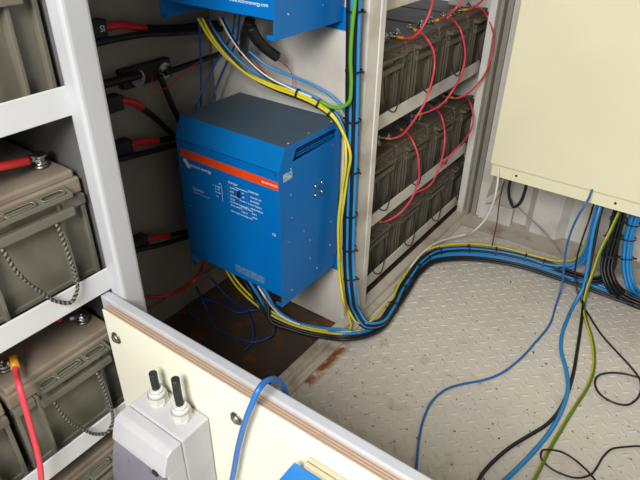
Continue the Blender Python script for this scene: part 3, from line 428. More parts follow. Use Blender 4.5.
bm = NB(); box(bm, -0.72, 1.06, 2.055, 2.24, 0.0, 0.004, 0.001); struct('trim_1', bm, 'trim_paint', 'smooth weld strip along the back wall')
# back wall corrugation
bm = NB()
x = -0.96; prof = []
while x < 1.06:
    prof += [(x, YB), (x + .105, YB), (x + .135, YB + .036), (x + .215, YB + .036)]
    x += .245
prof.append((x, YB))
prof = [p for p in prof if p[0] <= 1.1]
A = [bm.verts.new((px, py, -.01)) for px, py in prof]; B2 = [bm.verts.new((px, py, 2.3)) for px, py in prof]
for i in range(len(prof) - 1): bm.faces.new((A[i], A[i + 1], B2[i + 1], B2[i]))
C1 = [bm.verts.new((px, py + .01, -.01)) for px, py in prof]; C2 = [bm.verts.new((px, py + .01, 2.3)) for px, py in prof]
for i in range(len(prof) - 1): bm.faces.new((C1[i + 1], C1[i], C2[i], C2[i + 1]))
for i in range(len(prof) - 1): bm.faces.new((B2[i], B2[i + 1], C2[i + 1], C2[i]))
struct('wall_back', bm, 'wall_white', 'pale corrugated container wall')
bm = NB(); box(bm, XW - .02, XW, -0.7, 2.23, -.01, 2.3); struct('wall_left', bm, 'wall_dull', 'flat wall behind the racks')
bm = NB(); box(bm, 1.05, 1.07, -0.7, 2.23, -.01, 2.3); struct('wall_right', bm, 'inner_lining')
bm = NB(); box(bm, XW - .02, 1.07, -0.7, 2.25, 2.3, 2.32); struct('ceiling', bm, 'inner_lining')
bm = NB(); box(bm, XW - .02, -.35, -.74, -.70, -.01, 2.3); struct('light_blocker_1', bm, 'inner_lining', 'unseen panel added behind the camera to block light')  # added out of view to keep light off the alcove
# painted floor angle running under the rack fronts
bm = NB()
prism(bm, [(-.775, 0), (-.775, .03), (-.772, .033), (-.745, .033), (-.741, .028), (-.738, .014), (-.723, .012), (-.719, .008), (-.719, 0)], 'y', 0.458, 2.17)
struct('trim_2', bm, 'trim_paint', 'painted steel angle along the rack fronts')
# alcove skirting on the left wall
bm = NB(); box(bm, XW, XW + .012, 0.505, 1.218, -.004, .075, .002); struct('baseboard_left', bm, 'wall_dull')
# vertical trims in the corner between rack and back wall
bm = NB(); box(bm, -.742, -.728, 2.135, 2.178, 0.0, 2.29, .002); box(bm, -.726, -.705, 2.165, 2.178, 0.0, 2.29, .002)
struct('trim_3', bm, 'wall_dull', 'narrow upright strips beside the far rack post')
bm = NB(); box(bm, -.69, -.55, 2.168, 2.18, 0.0, .085, .002); struct('trim_4', bm, 'wall_white', 'patch plate low on the back wall')

# ------------------------------------------------------------------ racks
def rail(parent, y0, y1, ztop, m, x=-.785, h=.045):
    bm = NB()
    box(bm, x - .004, x, y0, y1, ztop - h, ztop, .0012)      # upright flange of the angle
    box(bm, x - .045, x - .004, y0, y1, ztop - h, ztop - h + .004)
    return build('shelf_rail', bm, m, parent)
def shelf(parent, y0, y1, z):
    bm = NB(); box(bm, XW + .004, -.832, y0, y1, z - .006, z)
    return build('shelf_panel', bm, 'dark_panel', parent)

left = thing('battery_rack', 'white steel battery rack at the left edge, ending in a broad glossy post', 'rack', (-1.0, 0.1, 0))
def at_parent(o):   # parts are built in world coordinates; keep them there under an Empty placed at the base
    for c in o.children: c.location = Vector(c.location) - o.location
L_rails = [.99, .662, .342, .056]
for z in L_rails: rail(left, -.42, .462, z, 'white_left')
bm = NB(); box(bm, -.790, -.752, .457, .503, 0.0, 1.85, .007, seg=3); build('post', bm, 'post_paint', left)
bm = NB(); box(bm, -.790, -.752, -.46, -.42, 0.0, 1.85, .007, seg=3); build('post', bm, 'post_paint', left)
bm = NB(); box(bm, XW + .003, -.791, .468, .474, 0.0, 1.85); build('side_panel', bm, 'dark_panel', left)
for z in (.967, .642, .312, .026): shelf(left, -.42, .466, z - .0005)
at_parent(left)

right = thing('battery_rack', 'off-white steel battery rack along the wall beyond the blue inverters', 'rack', (-1.0, 1.75, 0))
R_rails = [1.0, .667, .335, .090]
for z in R_rails: rail(right, 1.325, 2.14, z, 'white_rack')
bm = NB()
box(bm, -.790, -.748, 1.247, 1.300, 0.0, 1.85, .003)
box(bm, -.790, -.745, 1.3015, 1.326, 0.0, 1.85, .002)
build('post', bm, 'white_rack', right)
bm = NB(); box(bm, -.772, -.745, 2.112, 2.165, 0.0, 1.85, .003); build('post', bm, 'white_rack', right)
for z in (.635, .300, .0445): shelf(right, 1.33, 2.16, z - .0005)
bm = NB(); box(bm, XW + .003, -.792, 1.243, 1.249, 0.0, 1.85); build('side_panel', bm, 'panel_white', right)
at_parent(right)

bm = NB(); box(bm, XW + .003, -.765, 1.222, 1.242, 0.0, 1.85, .001)
tag(build('mounting_panel', bm, 'panel_white'), 'tall white panel carrying the two blue inverters at the back of the alcove', 'panel')

# ------------------------------------------------------------------ batteries
def rope_mesh(pts, r, two=True):
    path = catmull(pts, 14); bm = NB()
    if two:
        F = frames(path); n = len(path)
        # resample for an even twist
        dist = [0.0]
        for a, b in zip(path, path[1:]): dist.append(dist[-1] + (b - a).length)
        for k in range(2):
            pp = []
            for p, (t, u, v), d in zip(path, F, dist):
                a = d / 0.0085 * 2 * math.pi + k * math.pi
                pp.append(p + (u * math.cos(a) + v * math.sin(a)) * r * .5)
            tube(bm, pp, r * .62, 6, mi=k)
    else:
        tube(bm, path, r, 6)
    return bm

BH = .205
def make_battery(label, group, right_side=False):
    root = thing('lead_acid_battery', label, 'battery', (0, 0, 0), group)
    bm = NB()
    box(bm, -.36, -.006, -.109, .109, 0, .164, .003)
    for y in (-.1045, .1045): box(bm, -.010, .005, y - .004, y + .004, .004, .163, .0015)
    for y in ((-.066, .060) if not right_side else (-.085, -.066, -.045, .045, .060, .085)): box(bm, -.010, .011, y - .0032, y + .0032, .004, .163, .0012)
    box(bm, -.010, -.002, -.109, .109, .003, .012, .0015)
    box(bm, -.010, .009, .066, .109, .146, .164, .002)
    box(bm, -.010, .009, -.109, -.070, .146, .164, .002)
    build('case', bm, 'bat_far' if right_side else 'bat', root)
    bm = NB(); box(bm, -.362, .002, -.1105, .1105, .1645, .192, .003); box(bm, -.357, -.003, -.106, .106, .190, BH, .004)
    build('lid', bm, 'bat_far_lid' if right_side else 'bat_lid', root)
    # hollow carrying ledge with slots open to above
    bm = NB(); z0, z1 = .133, .188; ya, yb = -.062, .080; x1 = .026
    prism(bm, [(0.002, z1), (.002, z1 - .028), (x1 - .003, z1 - .028), (x1, z1 - .024), (x1, z1 - .004), (x1 - .002, z1 - .002), (x1 - .005, z1 - .002), (x1 - .005, z1 - .02), (.008, z1 - .02), (.008, z1)], 'y', 0, 1)
    bm.free(); bm = NB()
    box(bm, .001, .005, ya, yb, z1 - .034, z1, .001)
    box(bm, x1 - .004, x1, ya, yb, z1 - .013, z1 - .005, .001)
    for y in (ya, -.028, .028, yb - .005):
        prism(bm, [(.004, z1 - .014), (x1 - .003, z1 - .013), (x1 - .003, z1 - .0055), (.004, z1 - .001)], 'y', y, y + .005)
    def oval(yc, hw, zt):
        n = 20; P_ = []
        for k in range(n + 1):
            a = 2 * math.pi * k / n
            cx_ = .0135 + .0062 * math.sin(a); cy_ = yc + (hw - .006) * (1 if math.cos(a) > 0 else -1) * (abs(math.cos(a)) > .01) + .006 * math.cos(a)
            P_.append(Vector((cx_, cy_, zt - .2 * (cx_ - .004))))
        tube(bm, P_, .0017, 5)
    oval(-.043, .0150, z1 - .002); oval(-.002, .0250, z1 - .002); oval(.053, .0195, z1 - .002)
    box(bm, .0115, .0150, -.022, .018, z1 - .010, z1 - .003, .0008)
    box(bm, .001, x1 - .008, ya - .002, yb + .002, z1 - .050, z1 - .034, .002)
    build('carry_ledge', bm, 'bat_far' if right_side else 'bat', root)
    # rope handle hanging from the ledge
    if right_side:
        k = .8
        pts = [(.020, -.040, z1 - .052), (.026, -.043, .10), (.034, -.030, .045), (.040, .002, .028), (.034, .032, .05), (.026, .046, .10), (.020, .046, z1 - .052)]
        build('rope_handle', rope_mesh(pts, .0022, False), 'rope_dark', root)
    else:
        pts = [(.020, -.045, z1 - .050), (.030, -.040, .10), (.036, -.018, .050), (.038, .004, .016), (.040, .024, .004), (.039, .036, .014), (.034, .044, .07), (.026, .045, .11), (.020, .045, z1 - .050)]
        build('rope_handle', rope_mesh(pts, .0036), ['rope_dark', 'rope_light'], root)
    for y in (-.078, .080):
        bm = NB(); cyl(bm, (-.052, y, BH - .002), (-.052, y, BH + .006), .013, 20); t = build('terminal', bm, 'dull_steel', root)
        bm = NB(); cyl(bm, (-.052, y, BH + .006), (-.052, y, BH + .010), .0115, 20); cyl(bm, (-.052, y, BH + .0098), (-.052, y, BH + .017), .0085, 6, .008, smooth=False); cyl(bm, (-.052, y, BH + .0168), (-.052, y, BH + .021), .004, 10)
        build('bolt', bm, 'steel', t)
    return root

left_spots = [
    (.350, .9675, 'grey battery on the top left shelf against the white post', True),
    (.121, .9675, 'grey battery cropped by the photo corner on the top left shelf', False),
    (.350, .6425, 'grey battery with striped rope handle on the upper middle left shelf, against the post', True),
    (.121, .6425, 'grey battery on the upper middle left shelf, nearer the photo\'s left edge', False),
    (.350, .3125, 'grey battery with brown lid below the middle left rail, rope sagging over the next rail', True),
    (.121, .3125, 'grey battery past the black gap at the photo\'s left edge, red cable running over it', False),
    (.350, .0265, 'grey battery on the lowest left shelf, partly hidden by the grey enclosure', True),
]
first = None
for (y, z, lab, _) in left_spots:
    if first is None: first = make_battery(lab, 'batteries in the near left rack'); o = first
    else: o = copy_tree(first); o['label'] = lab
    o.location = (-.812, y, z)
for ch in first.children:
    if ch.name.startswith('rope_handle'): ch.location = (-.012, -.045, .02)
rows = ['top', 'middle', 'bottom']
pos = ['nearest the blue inverters', 'second from the inverters', 'third from the inverters', 'by the far post']
zs = [.6355, .3005, .045]
first_r = None
for i in range(3):
    for j in range(4):
        lab = 'dusty battery, far rack, %s row, %s' % (rows[i], pos[j])
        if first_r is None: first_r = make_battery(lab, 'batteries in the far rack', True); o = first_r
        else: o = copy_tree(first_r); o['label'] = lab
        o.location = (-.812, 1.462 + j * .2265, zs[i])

# ------------------------------------------------------------------ inverters
def make_inverter(name, label, ox, yf, z0, lower):
    """ox: x of the right side, yf: y of the front, z0 bottom; size .353 x .258 x .46"""
    W_, D_, H_ = .353, .259, .460
    root = thing(name, label, 'inverter', (ox - W_ / 2, yf + D_, z0))
    P0 = Vector(root.location)
    def part(nm, bm, mt, par=None, lab=None):
        o = build(nm, bm, mt, root if par is None else par)
        if par is None: o.location = -P0
        if lab: o['label'] = lab
        return o
    x0, x1, y0, y1, z1 = ox - W_, ox, yf, yf + D_, z0 + H_
    fz = z0 + (.035 if lower else .042)
    bv, bz = .024, .053
    # right side sheet with vent opening
    bm = NB()
    side = [(y0, z0), (y1, z0), (y1, z1), (y0 + bv, z1), (y0, z1 - bz)]
    va, vb, vc, vd = y0 + .052, y1 - .020, z1 - .016, z1 - .046
    t = .0025
    hole = [(va + .016, vc), (vb, vc), (vb, vd + .004), (va, vd)]
    def ring_sheet(xs, outline, hl):
        O = [(xs, p[0], p[1]) for p in outline]
        vo = [bm.verts.new(p) for p in O]; vi = [bm.verts.new((xs, p[0], p[1])) for p in hl]
        # outline order: 0 front-bottom,1 back-bottom,2 back-top,3 front-top,4 bevel; hole 0 TL,1 TR,2 BR,3 BL
        bm.faces.new((vo[3], vi[0], vi[1], vo[2])); bm.faces.new((vo[2], vi[1], vi[2], vo[1]))
        bm.faces.new((vo[1], vi[2], vi[3], vo[0])); bm.faces.new((vo[0], vi[3], vo[4])); bm.faces.new((vo[4], vi[3], vi[0], vo[3]))
        return vo, vi
    a = ring_sheet(x1, side, hole); b = ring_sheet(x1 - t, side, hole)
    for k in range(5): bm.faces.new((a[0][k], a[0][(k + 1) % 5], b[0][(k + 1) % 5], b[0][k]))
    for k in range(4): bm.faces.new((a[1][k], a[1][(k + 1) % 4], b[1][(k + 1) % 4], b[1][k]))
    sp = part('side_panel', bm, 'blue')
    bm = NB()
    prism(bm, [(y0, z0), (y1, z0), (y1, z1), (y0 + bv, z1), (y0, z1 - bz)], 'x', x0, x0 + t)
    part('side_panel', bm, 'blue')
    # vent grille: recessed louvre plate
    bm = NB()
    box(bm, x1 - .030, x1 - .027, va - .004, vb + .004, vd - .004, vc + .004)
    part('vent_recess', bm, 'dark_hole', sp)
    bm = NB(); n = 12
    for k in range(n):
        yy = va + .010 + k * (vb - va - .012) / n
        for zz in (vd + .006, vd + .0125):
            t2 = bmesh.new()
            bmesh.ops.create_cube(t2, size=1)
            for v in t2.verts: v.co = Vector((v.co.x * .006, v.co.y * .0085, v.co.z * .0022))
            merge(bm, t2, 0, Matrix.Translation((x1 - .0075, yy, zz)) @ Matrix.Rotation(math.radians(-32), 4, 'Y'))
    box(bm, x1 - .014, x1 - .010, va, vb, vd + .0005, vd + .0030); box(bm, x1 - .014, x1 - .010, va + .006, vb, vd + .0165, vd + .0180)
    part('vent_grille', bm, 'blue', sp)
    # front, bevel, top, back
    bm = NB()
    box(bm, x0 + t, x1 - t, y0 - .001, y0 + .002, fz, z1 - bz - .004, .0008)
    part('front_cover', bm, 'blue')
    bm = NB()
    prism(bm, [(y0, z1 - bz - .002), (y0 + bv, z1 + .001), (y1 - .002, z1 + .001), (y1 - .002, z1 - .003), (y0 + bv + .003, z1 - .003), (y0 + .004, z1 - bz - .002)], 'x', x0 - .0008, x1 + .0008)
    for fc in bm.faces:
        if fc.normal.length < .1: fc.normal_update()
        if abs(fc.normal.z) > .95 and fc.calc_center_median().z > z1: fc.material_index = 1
    part('top_cover', bm, ['blue_top', 'blue_sheen'])
    bm = NB(); box(bm, x0 + t, x1 - t, y1 - .003, y1, z0 - .018, z1 - .004); box(bm, x0 + .02, x1 + .012, y1, y1 + .004, z0 - .022, z0 + .03)
    part('mounting_plate', bm, 'blue')
    bm = NB(); box(bm, x0 + t, x1 - t, y0 + .012, y1 - .003, fz + .004, fz + .008)
    bx = x0 + .02
    part('bottom_plate', bm, 'dark_hole')
    for gx in (.045, .085, .14, .20, .26):
        bm = NB(); cyl(bm, (x0 + gx, y0 + .11, fz + .004), (x0 + gx, y0 + .11, fz - .026), .013, 12); part('cable_gland', bm, 'black_rubber', None)
    # little return flanges at the lower front corners
    bm = NB(); box(bm, x1 - .022, x1 - t, y0, y0 + .002, z0, z0 + .010); part('corner_flange', bm, 'blue')
    bm = NB(); box(bm, x0 + t, x0 + .022, y0, y0 + .002, z0, z0 + .010); part('corner_flange', bm, 'blue')
    # screws
    bm = NB()
    ys = [(.046, .046), (.046, .118), (.048, -.0), ]
    zt = z1
    sc = [(y0 + .046, zt - .061), (y0 + .045, zt - .132), (y1 - .035, zt - .061), (y0 + .048, zt - .199), (y0 + .098, zt - .263), (y0 + .125, zt - .306), (y0 + .034, zt - .265), (y1 - .035, zt - .294), (y1 - .035, zt - .373), (y0 + .126, zt - .366), (y0 + .16, zt - .42), (y0 + .043, zt - .427)]
    if not lower: sc = [(y0 + .046, z0 + .047), (y0 + .173, z0 + .047)]
    bm.free()
    for yy, zz in sc:
        bm = NB(); cyl(bm, (x1, yy, zz), (x1 + .002, yy, zz), .0036, 10, .0022); part('screw', bm, 'steel')
    for a_, b_2, r_ in [((x1 - .01, yy, z1), (x1 - .01, yy, z1 + .0025), .003) for yy in (y0 + .05, y0 + .13, y1 - .03)] + [((x1 - .008, y0 - .001, z1 - bz - .008), (x1 - .008, y0 - .003, z1 - bz - .008), .003), ((x0 + .028, y0 - .001, z1 - .253), (x0 + .028, y0 - .0025, z1 - .253), .002)]:
        bm = NB(); cyl(bm, a_, b_2, r_, 10); part('cover_screw', bm, 'steel')
    if lower:
        for (yy, zz) in ((y0 + .146, zt - .148), (y0 + .174, zt - .148), (y0 + .146, zt - .175), (y0 + .174, zt - .175)):
            bm = NB(); cyl(bm, (x1, yy, zz), (x1 + .006, yy, zz), .0065, 12, .0045); part('cap_nut', bm, 'steel')
    dx = x0; f = y0 - .0014
    bm = NB(); box(bm, x0 + .014, x1 - .002, y0 - .0016, y0 - .0009, zt - .103, zt - .080); part('orange_stripe', bm, 'orange')
    letters('lettering', [('BLUE POWER', x0 + .300, zt - .0945, .0082)], 'print_white', root, depth=y0 - .002).location = -P0
    bm = NB()   # logo: rounded emblem of two leaning strokes
    prism(bm, [(x0 + .022, zt - .107), (x0 + .034, zt - .107), (x0 + .038, zt - .115), (x0 + .046, zt - .122), (x0 + .046, zt - .131), (x0 + .034, zt - .131), (x0 + .029, zt - .121), (x0 + .022, zt - .116)], 'y', y0 - .0018, y0 - .0008)
    part('emblem', bm, 'print_white')
    items = [('victron energy', x0 + .047, zt - .124, .0132)]
    if lower:
        items += [('Quattro', x0 + .046, zt - .193, .0130), ('48 | 8000 | 110 - 100 | 100', x0 + .047, zt - .203, .0058),
                  ('on', x0 + 0.149, zt - 0.146, 0.0095), ('I  charger', x0 + 0.128, zt - 0.156, 0.0073), ('0  off', x0 + 0.135, zt - 0.165, 0.0073), ('II only', x0 + 0.135, zt - 0.174, 0.0073), ('on', x0 + 0.137, zt - 0.186, 0.0077),
                  ('charger', x0 + 0.184, zt - 0.131, 0.0108), ('mains on', x0 + 0.189, zt - 0.145, 0.0082), ('bulk', x0 + 0.189, zt - 0.156, 0.0082), ('absorption', x0 + 0.189, zt - 0.167, 0.0082), ('float', x0 + 0.189, zt - 0.178, 0.0082),
                  ('inverter', x0 + 0.253, zt - 0.136, 0.0108), ('inverter on', x0 + 0.258, zt - 0.150, 0.0082), ('overload', x0 + 0.258, zt - 0.161, 0.0082), ('low battery', x0 + 0.258, zt - 0.172, 0.0082), ('temperature', x0 + 0.258, zt - 0.183, 0.0082),
                  ('on', x0 + 0.230, zt - 0.148, 0.0077), ('off', x0 + 0.230, zt - 0.160, 0.0077), ('charger only', x0 + 0.221, zt - 0.171, 0.0069),
                  ('front switch', x0 + 0.189, zt - 0.196, 0.0077), ('remote panel', x0 + 0.223, zt - 0.190, 0.0077), ('hybrid', x0 + 0.226, zt - 0.204, 0.0077), ('alarm', x0 + 0.261, zt - 0.197, 0.0077), ('status', x0 + 0.261, zt - 0.208, 0.0077),
                  ('www.victronenergy.com', x0 + .186, zt - .214, .0078), ('CE', x1 - .026, zt - .236, .010)]
        bm = NB(); box(bm, x0 + .206, x0 + .250, y0 - .0014, y0 - .0009, zt - .1385, zt - .137); box(bm, x0 + .186, x0 + .250, y0 - .0014, y0 - .0009, zt - .1855, zt - .184)
        box(bm, x0 + .158, x0 + .159, y0 - .0014, y0 - .0009, zt - .195, zt - .15)
        part('printed_line', bm, 'print_white')
        for zz in (.142, .153, .164, .175):
            for xo, zo in ((.181, 0), (.249, .005)):
                bm = NB(); cyl(bm, (x0 + xo, y0 - .001, zt - zz - zo), (x0 + xo, y0 - .0022, zt - zz - zo), .0024, 8); part('indicator_light', bm, 'dgreen')
        bm = NB(); box(bm, x0 + .216, x0 + .225, y0 - .006, y0 - .0005, zt - .162, zt - .144, .001); part('rocker_switch', bm, 'dark_hole')
        bm = NB(); box(bm, x0 + .186, x1 - .060, y0 - .0016, y0 - .0009, zt - .408, zt - .385); part('rating_label', bm, 'tag_blue')
        bm = NB(); box(bm, x1, x1 + .0008, y0 + .016, y0 + .050, zt - .086, zt - .066); part('side_sticker', bm, 'tag_white')
    else:
        items += [('www.victronenergy.com', x0 + .230, z0 + .066, .011)]
    for it in items: letters('lettering', [it], 'print_white', root, depth=y0 - .0018).location = -P0
    return root

make_inverter('power_inverter', 'complete blue inverter with orange stripe mounted low in the alcove', -.787, .941, .255, True)
make_inverter('power_inverter', 'upper blue inverter cropped by the top of the photo, cables leaving its underside', -.800, .955, .958, False)

# ------------------------------------------------------------------ cream cabinet on the back wall
cb = thing('wall_cabinet', 'large cream metal cabinet on the back wall with cables leaving below it', 'cabinet', (0.0, 2.0, .363))
bm = NB()
X0, X1 = -.575, .45
box(bm, X0, X1, 1.853, 1.857, .363, 1.62, .001)
box(bm, X0, X0 + .004, 1.857, 2.17, .363, 1.62); box(bm, X1 - .004, X1, 1.857, 2.17, .363, 1.62)
box(bm, X0, X1, 1.857, 2.17, 1.612, 1.62)
box(bm, X0 + .004, X1 - .004, 2.15, 2.154, .40, 1.612)
box(bm, X0 + .004, X1 - .004, 2.166, 2.176, .33, .50)
build('body', bm, 'cream', cb).location = (0, -2.0, -.363)
bm = NB(); box(bm, X0 - .004, X1 + .004, 1.838, 1.852, .412, 1.628, .003); build('door', bm, 'cream', cb).location = (0, -2.0, -.363)
for sxx in (-.485, -.163, .18):
    bm = NB(); cyl(bm, (sxx, 1.8535, .386), (sxx, 1.8515, .386), .0042, 12); build('screw_hole', bm, 'dark_hole', cb).location = (0, -2.0, -.363)
bm = NB(); prism(bm, [(-.572, .3625), (-.530, .3625), (-.545, .29), (-.588, .245)], 'y', 1.90, 1.903)
build('corner_bracket', bm, 'wall_dull', cb).location = (0, -2.0, -.363)

# ------------------------------------------------------------------ plywood board with metal top rail
bd = thing('partition_board', 'cream-faced plywood board with grey metal top rail across the foreground', 'board', (-.3, .435, 0))
def bpart(nm, bm, mt, lab=None):
    o = build(nm, bm, mt, bd); o.location = (.3, -.435, 0)
    if lab: o['label'] = lab
    return o
bm = NB()
for i in range(7):
    box(bm, -.762, .30, .4195 + i * .0024, .4195 + (i + 1) * .0024, .05, .606, 0, i % 2)
bpart('plywood_core', bm, ['ply_light', 'ply_dark'], 'layered plywood edge')
bm = NB(); box(bm, -.762, .30, .418, .4195, .05, .606); bpart('board_face', bm, 'cream_board', 'cream laminate face')
bm = NB()
box(bm, -.792, .30, .4365, .4555, .565, .612, .003)
box(bm, -.792, -.760, .4365, .4555, 0.0, .57, .003)
bpart('metal_frame', bm, 'rail_grey')
for bx_, bz_ in ((-.762 + .025, .553), (-.448, .5435), (-.13, .54), (.18, .54)):
    bm = NB(); cyl(bm, (bx_, .418, bz_), (bx_, .4162, bz_), .0125, 24, .0118); cyl(bm, (bx_, .4162, bz_), (bx_, .4125, bz_), .0095, 20, .0075)
    bm2 = None
    o = bpart('fixing_bolt', bm, 'dull_steel')
    bm = NB(); cyl(bm, (bx_, .4127, bz_), (bx_, .4105, bz_), .0045, 6, .004, smooth=False); s_ = build('hex_socket', bm, 'steel', o)

# ------------------------------------------------------------------ grey enclosure with two glands
en = thing('breaker_enclosure', 'light grey plastic enclosure with smoked door, fixed to the cream board', 'enclosure', (-.575, .417, .25))
def epart(nm, bm, mt, lab=None, par=None):
    o = build(nm, bm, mt, par or en)
    if par is None: o.location = (.575, -.417, -.25)
    if lab: o['label'] = lab
    return o
bm = NB(); box(bm, -.640, -.512, .357, .4175, .26, .502, .004, seg=3); epart('back_box', bm, 'box_grey')
bm = NB()
prism(bm, [(.3565, .501), (.338, .501), (.326, .496), (.316, .468), (.3135, .458), (.320, .452), (.3565, .450)], 'x', -.640, -.512, bev=.0022)
prism(bm, [(.3565, .452), (.322, .452), (.322, .262), (.3565, .262)], 'x', -.640, -.628, bev=.0015)
prism(bm, [(.3565, .452), (.322, .452), (.322, .262), (.3565, .262)], 'x', -.524, -.512, bev=.0015)
epart('front_cover', bm, 'box_grey')
bm = NB()
t = bmesh.new(); n = 12
pr_ = []
for k in range(n + 1):
    a = k / n; pr_.append((.316 - .020 * math.sin(math.pi * min(1, a * 1.0)) , .4595 - a * .19))
pts = pr_ + [(.330, .268), (.330, .4595)]
t.free()
prism(bm, pts, 'x', -.636, -.516)
epart('smoked_door', bm, 'smoked', 'smoked translucent door')
bm = NB(); box(bm, -.538, -.526, .3105, .318, .4525, .461, .0012); epart('door_latch', bm, 'dark_hole')
for gx, h in ((-.606, .020), (-.549, .030)):
    gy = .392
    bm = NB(); cyl(bm, (gx, gy, .501), (gx, gy, .506), .0185, 6, smooth=False); cyl(bm, (gx, gy, .506), (gx, gy, .519), .0170, 8, smooth=False)
    cyl(bm, (gx, gy, .519), (gx, gy, .528), .0165, 16, .0125); cyl(bm, (gx, gy, .528), (gx, gy, .532), .0125, 16, .0105)
    g = epart('cable_gland', bm, 'gland')
for gx, top, lab in ((-.606, .566, 'short black cable stub in the left gland of the grey enclosure'), (-.549, .588, 'longer black cable stub in the right gland of the grey enclosure')):
    bm = NB(); tube(bm, catmull([(gx, .392, .5322), (gx - .001, .392, .548), (gx - .001, .392, top)], 4), .0068, 14); cyl(bm, (gx - .001, .392, top), (gx - .001, .392, top + .0006), .0045, 12)
    tag(build('cut_cable', bm, 'black_rubber'), lab, 'cable', 'cut cables in the enclosure glands')

# small blue unit in the bottom of the picture
un = thing('control_unit', 'small bright blue box cropped by the bottom edge of the photo', 'control box', (-.26, .395, .45))
bm = NB(); box(bm, -.322, -.19, .355, .402, .43, .558, .0025); build('cover', bm, 'blue_small', un).location = (.26, -.395, -.45)
bm = NB(); box(bm, -.306, -.196, .402, .4085, .425, .566, .0015); box(bm, -.306, -.196, .410, .4175, .425, .566, .0015); box(bm, -.300, -.202, .4085, .410, .43, .560)
build('backing_plate', bm, 'beige', un).location = (.26, -.395, -.45)

# ------------------------------------------------------------------ cables
def cable(key, name, label, r, m, cat='cable', group=None, du=0, dv=0, twist=0, per=6, seg=8, pts=None, tw=1000, cut=5):
    path = catmull(pts if pts else PATHS[key], per)
    if du or dv: path = offset_path(path, du, dv, twist)
    bm = NB()
    if isinstance(m, (list, tuple)): tube(bm, path, r, 8, 0, 1, spin=math.pi / 2, tw=tw, cut=cut)
    else: tube(bm, path, r, seg)
    o = build(name, bm, m)
    return tag(o, label, cat, group)

GW = 'heavy cables on the alcove wall'
def lug_block(x, y, z, label, mark=None, s=1.0):
    o = thing('cable_connector', label, 'connector', (x, y, z), 'black connectors beside the left post')
    bm = NB(); box(bm, -.018 * s, .014 * s, -.040 * s, .022 * s, -.020 * s, .020 * s, .003); build('cover', bm, 'black_rubber', o)
    bm = NB(); cyl(bm, (-.002, .021 * s, 0), (-.002, .038 * s, 0), .010 * s, 12, .009 * s); build('collar', bm, 'dull_steel', o)
    if mark: letters('marking', [(mark, .000, -.006, .020)], 'print_white', o, 'side', .0146)
    return o
def ht(key_red, key_black, lab, second=None, r=.0085):
    root_pts = PATHS[key_black]
    o = cable(key_black, 'battery_cable', lab, r, 'black', group=GW)
    bm = NB(); tube(bm, catmull(PATHS[key_red], 6), r * 1.12, 10); c = build('red_sleeve', bm, 'red', o); c['label'] = 'red heat-shrink sleeve'
    return o
ht('w_top_red', 'w_top_black', 'thick black cable with red sleeve, topmost on the alcove wall')
cable('w_second', 'battery_cable', 'thick black cable just below the topmost red-sleeved one on the alcove wall', .0085, 'black', group=GW)
ht('w_mid_red', 'w_mid_black', 'thick black cable with red sleeve curving down behind the lower inverter')
ht('w_low_red', 'w_low_black', 'black cable with dark red sleeve at the height of the orange stripe')
cable('w_low_second', 'battery_cable', 'thick black cable under the sleeve level with the orange stripe', .0085, 'black', group=GW)
ht('w_base_red', 'w_base_black', 'black cable with dark red sleeve lowest on the alcove wall')
cable('w_base_second', 'battery_cable', 'thick black cable running just under the lowest red-sleeved one', .0085, 'black', group=GW)
cable('w_bus_in', 'battery_cable', 'thick black cable entering the bus bar from the left post', .0115, 'black', group=GW)
cable('w_bus_out', 'battery_cable', 'thick black cable leaving the bus bar toward the upper inverter', .0085, 'black', group=GW)
cable('w_drop', 'battery_cable', 'thick black cable dropping from the bus bar bolt behind the lower inverter', .0085, 'black', group=GW)
cable('w_dark_red', 'battery_cable', 'dark red cable sagging near the alcove floor under the lower inverter', .006, 'red', group=GW)
for k, lab, mk in (('w_top_red', 'black connector cover with white marking at the top beside the left post', 'SI'), ('w_mid_red', 'black connector cover below the bus bar beside the left post', None), ('w_low_red', 'black connector cover level with the orange stripe beside the left post', None), ('w_base_red', 'lowest black connector cover beside the left post', None)):
    p = PATHS[k][0]; lug_block(p[0], p[1] - .022, p[2], lab, mk)
# bus bar with two bolts
p = PATHS['w_bus_out'][0]; q = PATHS['w_bus_in'][-1]
bb = thing('bus_bar', 'black bus bar with two steel bolts on the alcove wall', 'bus bar', (-1.25, (p[1] + q[1]) / 2, (p[2] + q[2]) / 2))
bm = NB(); box(bm, -.016, .006, -.085, .075, -.026, .024, .002); build('base', bm, 'black_rubber', bb)
for yy in (-.040, .050):
    bm = NB(); cyl(bm, (.006, yy, -.004), (.012, yy, -.004), .021, 18); cyl(bm, (.012, yy, -.004), (.022, yy, -.004), .011, 6, smooth=False); cyl(bm, (.022, yy, -.004), (.030, yy, -.004), .006, 12)
    build('bolt', bm, 'steel', bb)
cable('fat1', 'battery_cable', 'fat black lead hanging straight from the upper inverter underside', .013, 'black', group='fat leads under the upper inverter')
cable('fat2', 'battery_cable', 'fat black lead with rounded end slanting below the upper inverter corner', .014, 'black', group='fat leads under the upper inverter')
cable('red_thin1', 'sense_wire', 'thin red wire by the hanging fat black lead', .0014, 'red', 'wire')
cable('red_thin2', 'sense_wire', 'thin red wire arcing from the slanting black lead down to the yellow cables', .0014, 'red', 'wire')
cable('red_sense', 'sense_wire', 'thin red wire looping under the bus bar', .0014, 'red', 'wire')
cable('blue_d1', 'data_cable', 'thin dark blue cable hanging straight behind the lower inverter', .003, 'cable_dblue', group='thin blue cables behind the inverter')
cable('blue_d2', 'data_cable', 'thin dark blue cable slanting and crossing the straight one', .003, 'cable_dblue', group='thin blue cables behind the inverter')
cable('blue_d3', 'data_cable', 'thin dark blue cable slanting nearest the middle of the inverter top', .003, 'cable_dblue', group='thin blue cables behind the inverter')
GS = 'cables sweeping from the upper inverter'
